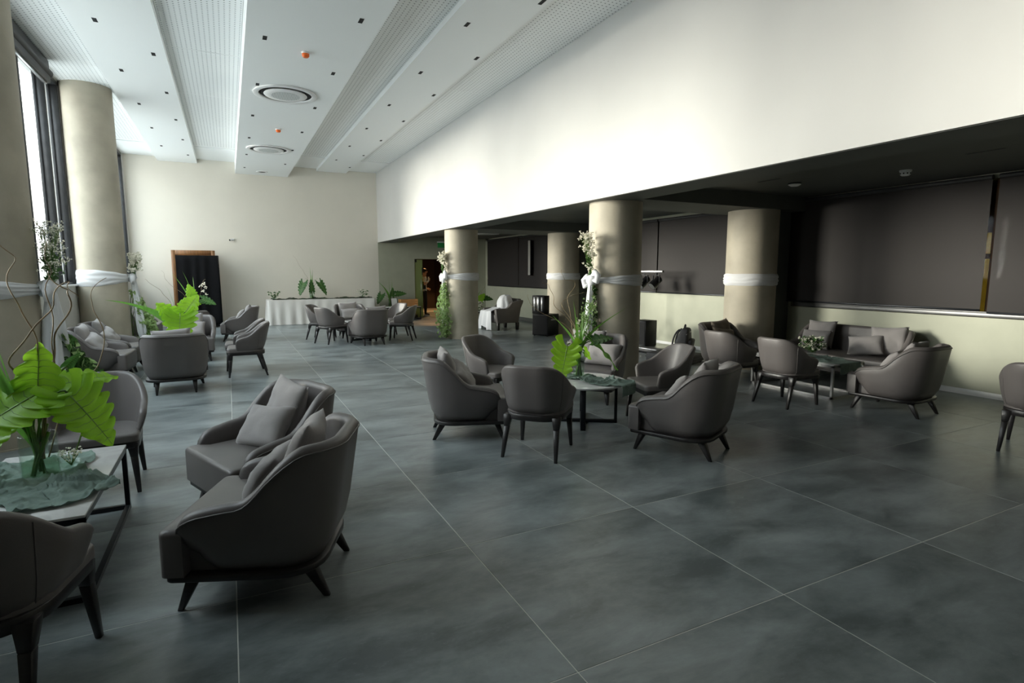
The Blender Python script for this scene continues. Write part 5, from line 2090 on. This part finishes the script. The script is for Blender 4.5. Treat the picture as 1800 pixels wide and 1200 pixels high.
ca = t
th_ = thing('white_throw', 'white cloth heaped over the dark armchair and trailing to floor', 'cloth', ca.location, ca.rotation_euler.z)


def heap(u, v):
    a, b_ = u * 2 * PI, v * PI / 2
    rr_ = 0.27 * (1 + 0.12 * noise.noise(Vector((math.cos(a) * 2, math.sin(a) * 2, b_ * 2))) + 0.04 * math.sin(a * 7) * math.cos(b_))
    return (0.0 + rr_ * 0.95 * math.cos(a) * math.cos(b_) ** 0.6, -0.10 + rr_ * 0.85 * math.sin(a) * math.cos(b_) ** 0.6, 0.46 + 0.50 * max(0.0, math.sin(b_)) ** 0.75 * (1 + 0.08 * noise.noise(Vector((a, b_, 3)))))


m_ = MB()
m_.grid(48, 14, heap, wrap=True)
m_.build('heap', cloth_white, th_, smooth=True)


def trail(u, v):
    s = (u - 0.5)
    y_ = 0.10 + 0.36 * min(1, v * 2.4) + max(0, v - 0.42) * 0.12
    z_ = 0.62 - 0.09 * min(1, v * 2.4) - max(0, v - 0.42) * 0.93 + 0.03 * math.sin(s * 12) * v
    wd = 0.42 + 0.34 * v
    return (0.12 + s * wd, y_ + 0.03 * math.sin(s * 16) * v, max(0.012, z_ + (0.12 if abs(s) < 0.18 and v > 0.8 else 0) * (v - 0.8) * 4))


m_ = MB()
m_.grid(26, 22, trail)
o = m_.build('trail', cloth_white, th_, smooth=True, recalc=False)
o.modifiers.new('thickness', 'SOLIDIFY').thickness = 0.006

# ------------------------------------------------------------------ sound and stage gear
t = thing('subwoofer', 'large black bass speaker cabinet in front of the rear column', 'speaker', (7.14, 12.30, 0), 0.42)
m_ = MB()
m_.box(-0.24, 0.24, -0.24, 0.24, 0.02, 0.55)
m_.build('cabinet', screen_black, t, bevel=0.008, seg=1)
m_ = MB()
m_.box(-0.248, -0.24, -0.22, 0.22, 0.05, 0.52)
m_.build('grille', speaker_grille, t)
for s in (-1, 1):
    m_ = MB()
    m_.box(-0.1, 0.1, s * 0.243 - 0.004, s * 0.243 + 0.004, 0.40, 0.43)
    m_.build('handle', grey_metal, t)
for sx in (-1, 1):
    for sy in (-1, 1):
        m_ = MB()
        m_.tube([(sx * 0.2, sy * 0.2, 0), (sx * 0.2, sy * 0.2, 0.02)], 0.02, 8)
        m_.build('foot', screen_black, t)
t = thing('array_speaker', 'narrow black speaker with three modelled light reflections on the bass cabinet', 'speaker', (7.03, 12.36, 0.552), 0.42)
m_ = MB()
m_.box(-0.11, 0.11, -0.19, 0.19, 0, 0.46)
m_.build('cabinet', screen_black, t, bevel=0.006, seg=1)
for k in range(3):
    m_ = MB()
    m_.box(-0.122, -0.109, -0.135 + k * 0.115, -0.095 + k * 0.115, 0.07, 0.42)
    m_.build('glint_strip', alu, t, bevel=0.004, seg=1)  # light reflections on the cabinet, modelled as bright metal strips
t = thing('monitor_speaker', 'black floor speaker half hidden behind the column, on low case', 'speaker', (7.62, 9.05, 0.10), 0.15)
m_ = MB()
m_.box(-0.17, 0.17, -0.17, 0.17, 0.0, 0.52)
m_.build('cabinet', screen_black, t, bevel=0.008, seg=1)
m_ = MB()
m_.box(-0.178, -0.17, -0.15, 0.15, 0.03, 0.49)
m_.build('grille', speaker_grille, t)
t = thing('flat_case', 'low flat black case with pale edge under floor speaker', 'case', (7.72, 8.85, 0), 0.1)
m_ = MB()
m_.box(-0.42, 0.42, -0.5, 0.5, 0, 0.085)
m_.build('case_body', screen_black, t, bevel=0.006, seg=1)
m_ = MB()
m_.box(-0.425, 0.425, -0.505, 0.505, 0.085, 0.098)
m_.build('edge_trim', alu, t, bevel=0.003, seg=1)
t = thing('light_stand', 'tripod stand with stage light bar before the dark screen', 'stand', (7.95, 9.75, 0))
m_ = MB()
m_.tube([(0, 0, 0.25), (0, 0, 1.62)], 0.016, 10)
m_.build('pole', black_metal, t, smooth=True)
m_ = MB()
m_.tube([(0, 0, 0.62), (0, 0, 0.72)], 0.03, 10)
m_.build('collar', black_metal, t, smooth=True, angle=0.8)
for k in range(3):
    a = 2 * PI * k / 3 - 1.35
    m_ = MB()
    m_.tube([(0.02 * math.cos(a), 0.02 * math.sin(a), 0.66), (0.52 * math.cos(a), 0.52 * math.sin(a), 0.012)], 0.012, 8)
    m_.tube([(0.02 * math.cos(a), 0.02 * math.sin(a), 0.30), (0.27 * math.cos(a), 0.27 * math.sin(a), 0.33)], 0.008, 6)
    m_.build('leg', black_metal, t, smooth=True)
m_ = MB()
m_.box(-0.025, 0.025, -0.82, 0.62, 1.585, 1.635)
m_.build('crossbar', grey_metal, t, bevel=0.003, seg=1)
for k, yy in enumerate((-0.62, -0.25, 0.35)):
    lp = thing('stage_light', 'black spotlight hanging from the bar, %s' % ('near end, clear of column', 'middle, beside the column edge', 'far end, hidden past column')[k], 'light', (7.95, 9.75 + yy, 1.585))
    m_ = MB()
    m_.tube([(0, 0, 0), (0, 0, -0.05)], 0.012, 8)
    for s in (-1, 1):
        m_.box(-0.012, 0.012, s * 0.10 - 0.004, s * 0.10 + 0.004, -0.20, -0.05)
    m_.box(-0.012, 0.012, -0.10, 0.10, -0.056, -0.048)
    m_.build('yoke', black_metal, lp)
    m_ = MB()
    d = Vector((-0.75, 0.1, -0.65)).normalized()
    c = Vector((0, 0, -0.19))
    m_.tube([c - d * 0.13, c - d * 0.10, c + d * 0.02, c + d * 0.03, c + d * 0.14], [0.04, 0.075, 0.075, 0.088, 0.092], 18)
    m_.build('lamp_body', screen_black, lp, smooth=True, angle=0.7)
    m_ = MB()
    m_.tube([c + d * 0.139, c + d * 0.142], 0.08, 18)
    m_.build('lens', alu, lp)
cab = MB()
curly(cab, [(7.9, 9.9, 1.3), (7.92, 9.7, 1.1), (7.9, 9.68, 1.35), (7.92, 9.62, 1.4)], 0.006, 0.006, 3, 0.01, 2)
tag(cab.build('power_cable', screen_black, smooth=True), 'black cable looped under the stage light bar', 'cable')
cab = MB()
curly(cab, [(RIGHT_X - 0.04, 9.9, 0.33), (8.45, 9.85, 0.1), (8.3, 9.7, 0.012), (8.1, 9.4, 0.012), (8.2, 9.2, 0.012), (8.0, 9.3, 0.012), (7.95, 9.62, 0.012)], 0.006, 0.006, 5, 0.004, 3)
tag(cab.build('power_cable', screen_black, smooth=True), 'black cable trailing on floor from the wall socket', 'cable')
t = thing('adapter_box', 'small white box on floor beside the low flat case', 'box', (6.93, 8.5, 0), 0.2)
m_ = MB()
m_.box(-0.06, 0.06, -0.04, 0.04, 0, 0.06)
m_.build('box_body', white_plastic, t, bevel=0.006)
m_ = MB()
m_.box(-0.061, 0.061, -0.041, 0.041, 0.04, 0.044)
m_.build('lid_seam', grey_metal, t)

# backpack on a low case
t = thing('equipment_case', 'low dark fabric equipment case lying under the backpack', 'case', (7.12, 7.62, 0), 0.35)
m_ = MB()
m_.box(-0.30, 0.30, -0.42, 0.42, 0.0, 0.16)
m_.build('case_body', bag_fabric, t, bevel=0.03, seg=3)
m_ = MB()
m_.box(-0.305, 0.305, -0.425, 0.425, 0.085, 0.095)
m_.build('zip', black_metal, t)
t = thing('backpack', 'bulky black backpack standing against the wall side of armchair', 'bag', (7.20, 7.55, 0.165), 0.6)


def bagfn(u, v):
    a, b_ = u * 2 * PI, v
    ex = 0.55
    ca_, sa_ = math.cos(a), math.sin(a)
    prof_ = math.sin(min(1.0, b_ * 6 + 0.05) * PI / 2) * (1 - 0.45 * b_ ** 3) * (math.sqrt(max(0, 1 - ((b_ - 0.88) / 0.12) ** 2)) if b_ > 0.88 else 1)
    x_ = math.copysign(abs(ca_) ** ex, ca_) * 0.19 * prof_
    y_ = math.copysign(abs(sa_) ** ex, sa_) * 0.13 * prof_ * (1.1 - 0.25 * b_)
    w_ = 0.012 * noise.noise(Vector((x_ * 9, y_ * 9, b_ * 5)))
    return (x_ + w_, y_ - 0.08 * b_, 0.46 * b_ + w_)


m_ = MB()
m_.grid(36, 26, bagfn, wrap=True)
m_.build('bag_body', bag_fabric, t, smooth=True)


def pocket(u, v):
    a, b_ = u * 2 * PI, v
    ca_, sa_ = math.cos(a), math.sin(a)
    pr = math.sin(min(1.0, b_ * 5 + 0.05) * PI / 2) * (math.sqrt(max(0, 1 - ((b_ - 0.8) / 0.2) ** 2)) if b_ > 0.8 else 1)
    return (math.copysign(abs(ca_) ** 0.6, ca_) * 0.14 * pr, -0.13 + math.copysign(abs(sa_) ** 0.6, sa_) * 0.06 * pr - 0.04 * b_, 0.03 + 0.24 * b_)


m_ = MB()
m_.grid(28, 16, pocket, wrap=True)
m_.build('front_pocket', bag_fabric, t, smooth=True)
m_ = MB()
m_.tube(bez((-0.06, -0.05, 0.43), (-0.06, -0.06, 0.53), (0.06, -0.06, 0.53), (0.06, -0.05, 0.43), 10), 0.011, 8)
m_.build('top_handle', bag_fabric, t, smooth=True)
for s in (-1, 1):
    m_ = MB()
    m_.tube(bez((s * 0.08, 0.02, 0.42), (s * 0.11, 0.13, 0.36), (s * 0.13, 0.15, 0.1), (s * 0.12, 0.13, 0.04), 12), 0.016, 6)
    m_.build('strap', bag_fabric, t, smooth=True)
m_ = MB()
m_.tube(bez((-0.16, -0.11, 0.34), (-0.06, -0.17, 0.40), (0.06, -0.17, 0.40), (0.16, -0.11, 0.34), 12), 0.005, 6)
m_.build('zip', grey_metal, t, smooth=True)

# ------------------------------------------------------------------ person in the doorway
PXX, PYY = 6.33, 19.72
JO = [  # (name, position, radius_x, radius_y)   person faces +X (to our right)
    ('pelvis', (0, 0, 0.92), 0.12, 0.13), ('belly', (0.0, 0, 1.06), 0.105, 0.13), ('chest', (0.0, 0, 1.25), 0.115, 0.15), ('upper', (0.0, 0, 1.37), 0.09, 0.13),
    ('neck', (0.01, 0, 1.45), 0.05, 0.05), ('head0', (0.03, 0, 1.53), 0.065, 0.06), ('head1', (0.035, 0, 1.61), 0.092, 0.078), ('head2', (0.025, 0, 1.675), 0.07, 0.065),
    ('hipR', (0, -0.09, 0.86), 0.09, 0.09), ('kneeR', (0.03, -0.10, 0.48), 0.062, 0.062), ('ankR', (0.0, -0.11, 0.09), 0.045, 0.045), ('toeR', (0.16, -0.12, 0.045), 0.035, 0.04),
    ('hipL', (0, 0.09, 0.86), 0.09, 0.09), ('kneeL', (0.06, 0.10, 0.48), 0.062, 0.062), ('ankL', (0.08, 0.11, 0.09), 0.045, 0.045), ('toeL', (0.24, 0.12, 0.045), 0.035, 0.04),
    ('shR', (0.0, -0.17, 1.36), 0.06, 0.06), ('elR', (-0.06, -0.26, 1.14), 0.042, 0.042), ('wrR', (0.10, -0.22, 1.27), 0.03, 0.03),
    ('shL', (0.0, 0.17, 1.36), 0.06, 0.06), ('elL', (0.02, 0.23, 1.10), 0.042, 0.042), ('wrL', (0.16, 0.16, 1.00), 0.03, 0.03)]
IDX = {n: i for i, (n, *_r) in enumerate(JO)}
ED = [('pelvis', 'belly'), ('belly', 'chest'), ('chest', 'upper'), ('upper', 'neck'), ('neck', 'head0'), ('head0', 'head1'), ('head1', 'head2'),
      ('pelvis', 'hipR'), ('hipR', 'kneeR'), ('kneeR', 'ankR'), ('ankR', 'toeR'), ('pelvis', 'hipL'), ('hipL', 'kneeL'), ('kneeL', 'ankL'), ('ankL', 'toeL'),
      ('upper', 'shR'), ('shR', 'elR'), ('elR', 'wrR'), ('upper', 'shL'), ('shL', 'elL'), ('elL', 'wrL')]
VP = [p for (_n, p, *_r) in JO]
EP = [(IDX[a], IDX[b_]) for a, b_ in ED]
RP = [(rx, ry) for (_n, _p, rx, ry) in JO]


def add_hand(wrist, dirv, palmn, curl):
    """palm, four fingers and a thumb continuing the wrist"""
    d = Vector(dirv).normalized()
    n_ = Vector(palmn)
    n_ = (n_ - d * n_.dot(d)).normalized()
    s_ = d.cross(n_)
    wi_ = IDX[wrist]
    w0 = Vector(VP[wi_])
    VP.append(tuple(w0 + d * 0.055)); RP.append((0.030, 0.022)); pi_ = len(VP) - 1
    EP.append((wi_, pi_))
    for k, L in enumerate((0.068, 0.078, 0.072, 0.055)):
        base = w0 + d * 0.085 + s_ * (k - 1.5) * 0.021
        m1 = base + (d * math.cos(curl) + n_ * math.sin(curl)) * L * 0.5
        m2 = m1 + (d * math.cos(curl * 2) + n_ * math.sin(curl * 2)) * L * 0.5
        VP.extend([tuple(base), tuple(m1), tuple(m2)])
        RP.extend([(0.010, 0.010), (0.009, 0.009), (0.0075, 0.0075)])
        q = len(VP) - 3
        EP.extend([(pi_, q), (q, q + 1), (q + 1, q + 2)])
    b0 = w0 + d * 0.03 - s_ * 0.032 + n_ * 0.008
    b1 = b0 + d * 0.035 - s_ * 0.018 + n_ * 0.015
    VP.extend([tuple(b0), tuple(b1)])
    RP.extend([(0.012, 0.012), (0.009, 0.009)])
    q = len(VP) - 2
    EP.extend([(pi_, q), (q, q + 1)])


add_hand('wrR', (0.3, 0.25, 0.9), (0.2, 0.9, 0), 0.5)
add_hand('wrL', (0.8, -0.2, -0.3), (0.1, -0.9, -0.3), 0.5)
pme = bpy.data.meshes.new('person_rig')
pme.from_pydata(VP, EP, [])
pob = bpy.data.objects.new('person_rig', pme)
COL.objects.link(pob)
sm = pob.modifiers.new('skin', 'SKIN')
sm.use_smooth_shade = True
for i, sv in enumerate(pme.skin_vertices[0].data):
    sv.radius = RP[i]
    sv.use_root = (i == 0)
pob.modifiers.new('sub', 'SUBSURF').levels = 2
dg = bpy.context.evaluated_depsgraph_get()
body_me = bpy.data.meshes.new_from_object(pob.evaluated_get(dg))
bpy.data.objects.remove(pob)
for m_2 in (skin_m, shirt_m, trouser_m):
    body_me.materials.append(m_2)
for p in body_me.polygons:
    c = p.center
    p.use_smooth = True
    arm = abs(c.y) > 0.185 or (c.x > 0.13 and c.z > 0.9)
    if c.z < 0.93 and not (c.x > 0.13 and c.z > 0.8):
        p.material_index = 2
    elif c.z < 1.43 and not (arm and c.z < 1.24) and not (c.x > 0.115):
        p.material_index = 1
    else:
        p.material_index = 0
pr = thing('person', 'person in white shirt and black trousers standing in the dark doorway', 'person', (PXX, PYY, 0.0), 0)
body = link('body', body_me, pr)
# hair cap, face details, shoes, dark shoulder bag
m_ = MB()


def hairf(u, v):
    a, b_ = u * 2 * PI, (v - 0.18) * PI / 1.64
    x_, y_, z_ = math.cos(a) * math.cos(b_), math.sin(a) * math.cos(b_), math.sin(b_)
    front = max(0, x_)
    z_ = z_ + 0.55 * front * (1 - max(0, z_))
    return (0.015 + 0.103 * x_ - 0.012 * front, 0.092 * y_, 1.62 + 0.115 * z_)


m_.grid(30, 14, hairf, wrap=True)
m_.build('hair', hair_m, body, smooth=True)
m_ = MB()
m_.tube([(0.118, 0, 1.625), (0.138, 0, 1.60), (0.126, 0, 1.588)], [0.006, 0.013, 0.008], 8)
m_.build('nose', skin_m, body, smooth=True)
m_ = MB()
for s in (-1, 1):
    m_.lathe([(0.001, -0.006), (0.008, -0.003), (0.009, 0), (0.008, 0.003), (0.001, 0.006)], 8, (0.112, s * 0.033, 1.632))
m_.build('eyes', hair_m, body, smooth=True)
m_ = MB()
m_.tube([(0.112, -0.022, 1.562), (0.12, 0, 1.560), (0.112, 0.022, 1.562)], 0.005, 6)
m_.build('mouth', simple('lips', (0.4, 0.14, 0.11), 0.5), body, smooth=True)
m_ = MB()
for s in (-1, 1):
    m_.lathe([(0.001, -0.03), (0.012, -0.02), (0.017, 0), (0.014, 0.02), (0.001, 0.03)], 8, (0.03, s * 0.082, 1.61))
m_.build('ears', skin_m, body, smooth=True)
for (sx_, sy_) in ((0.0, -0.115), (0.08, 0.115)):
    m_ = MB()

    def shoef(u, v, sx_=sx_, sy_=sy_):
        a, b_ = u * 2 * PI, v
        hgt = 0.09 if True else 0
        x_ = sx_ + 0.065 + 0.145 * math.cos(a) * math.cos(b_ * PI / 2) ** 0.5
        y_ = sy_ + 0.05 * math.sin(a) * math.cos(b_ * PI / 2) ** 0.5
        return (x_, y_, 0.002 + (0.105 - 0.055 * max(0, math.cos(a))) * b_)
    m_.grid(22, 7, shoef, wrap=True)
    m_.build('shoe', shoe_m, body, smooth=True)
m_ = MB()


def vest(u, v):
    a = u * 2 * PI
    return (-0.045 + 0.105 * math.cos(a) * (1 - 0.1 * v), -0.03 + 0.155 * math.sin(a), 0.99 + 0.27 * v)


m_.grid(24, 6, vest, wrap=True)
m_.build('dark_vest_panel', trouser_m, body, smooth=True)
ph = thing('phone', 'small pale phone held up by the person in the doorway', 'phone', (PXX + 0.125, PYY - 0.175, 1.36), 0.3)
m_ = MB()
m_.box(-0.006, 0.006, -0.036, 0.036, -0.07, 0.07)
m_.build('phone_body', white_plastic, ph, bevel=0.004, seg=1)
m_ = MB()
m_.box(0.006, 0.0075, -0.033, 0.033, -0.065, 0.065)
m_.build('phone_screen', screen_black, ph)
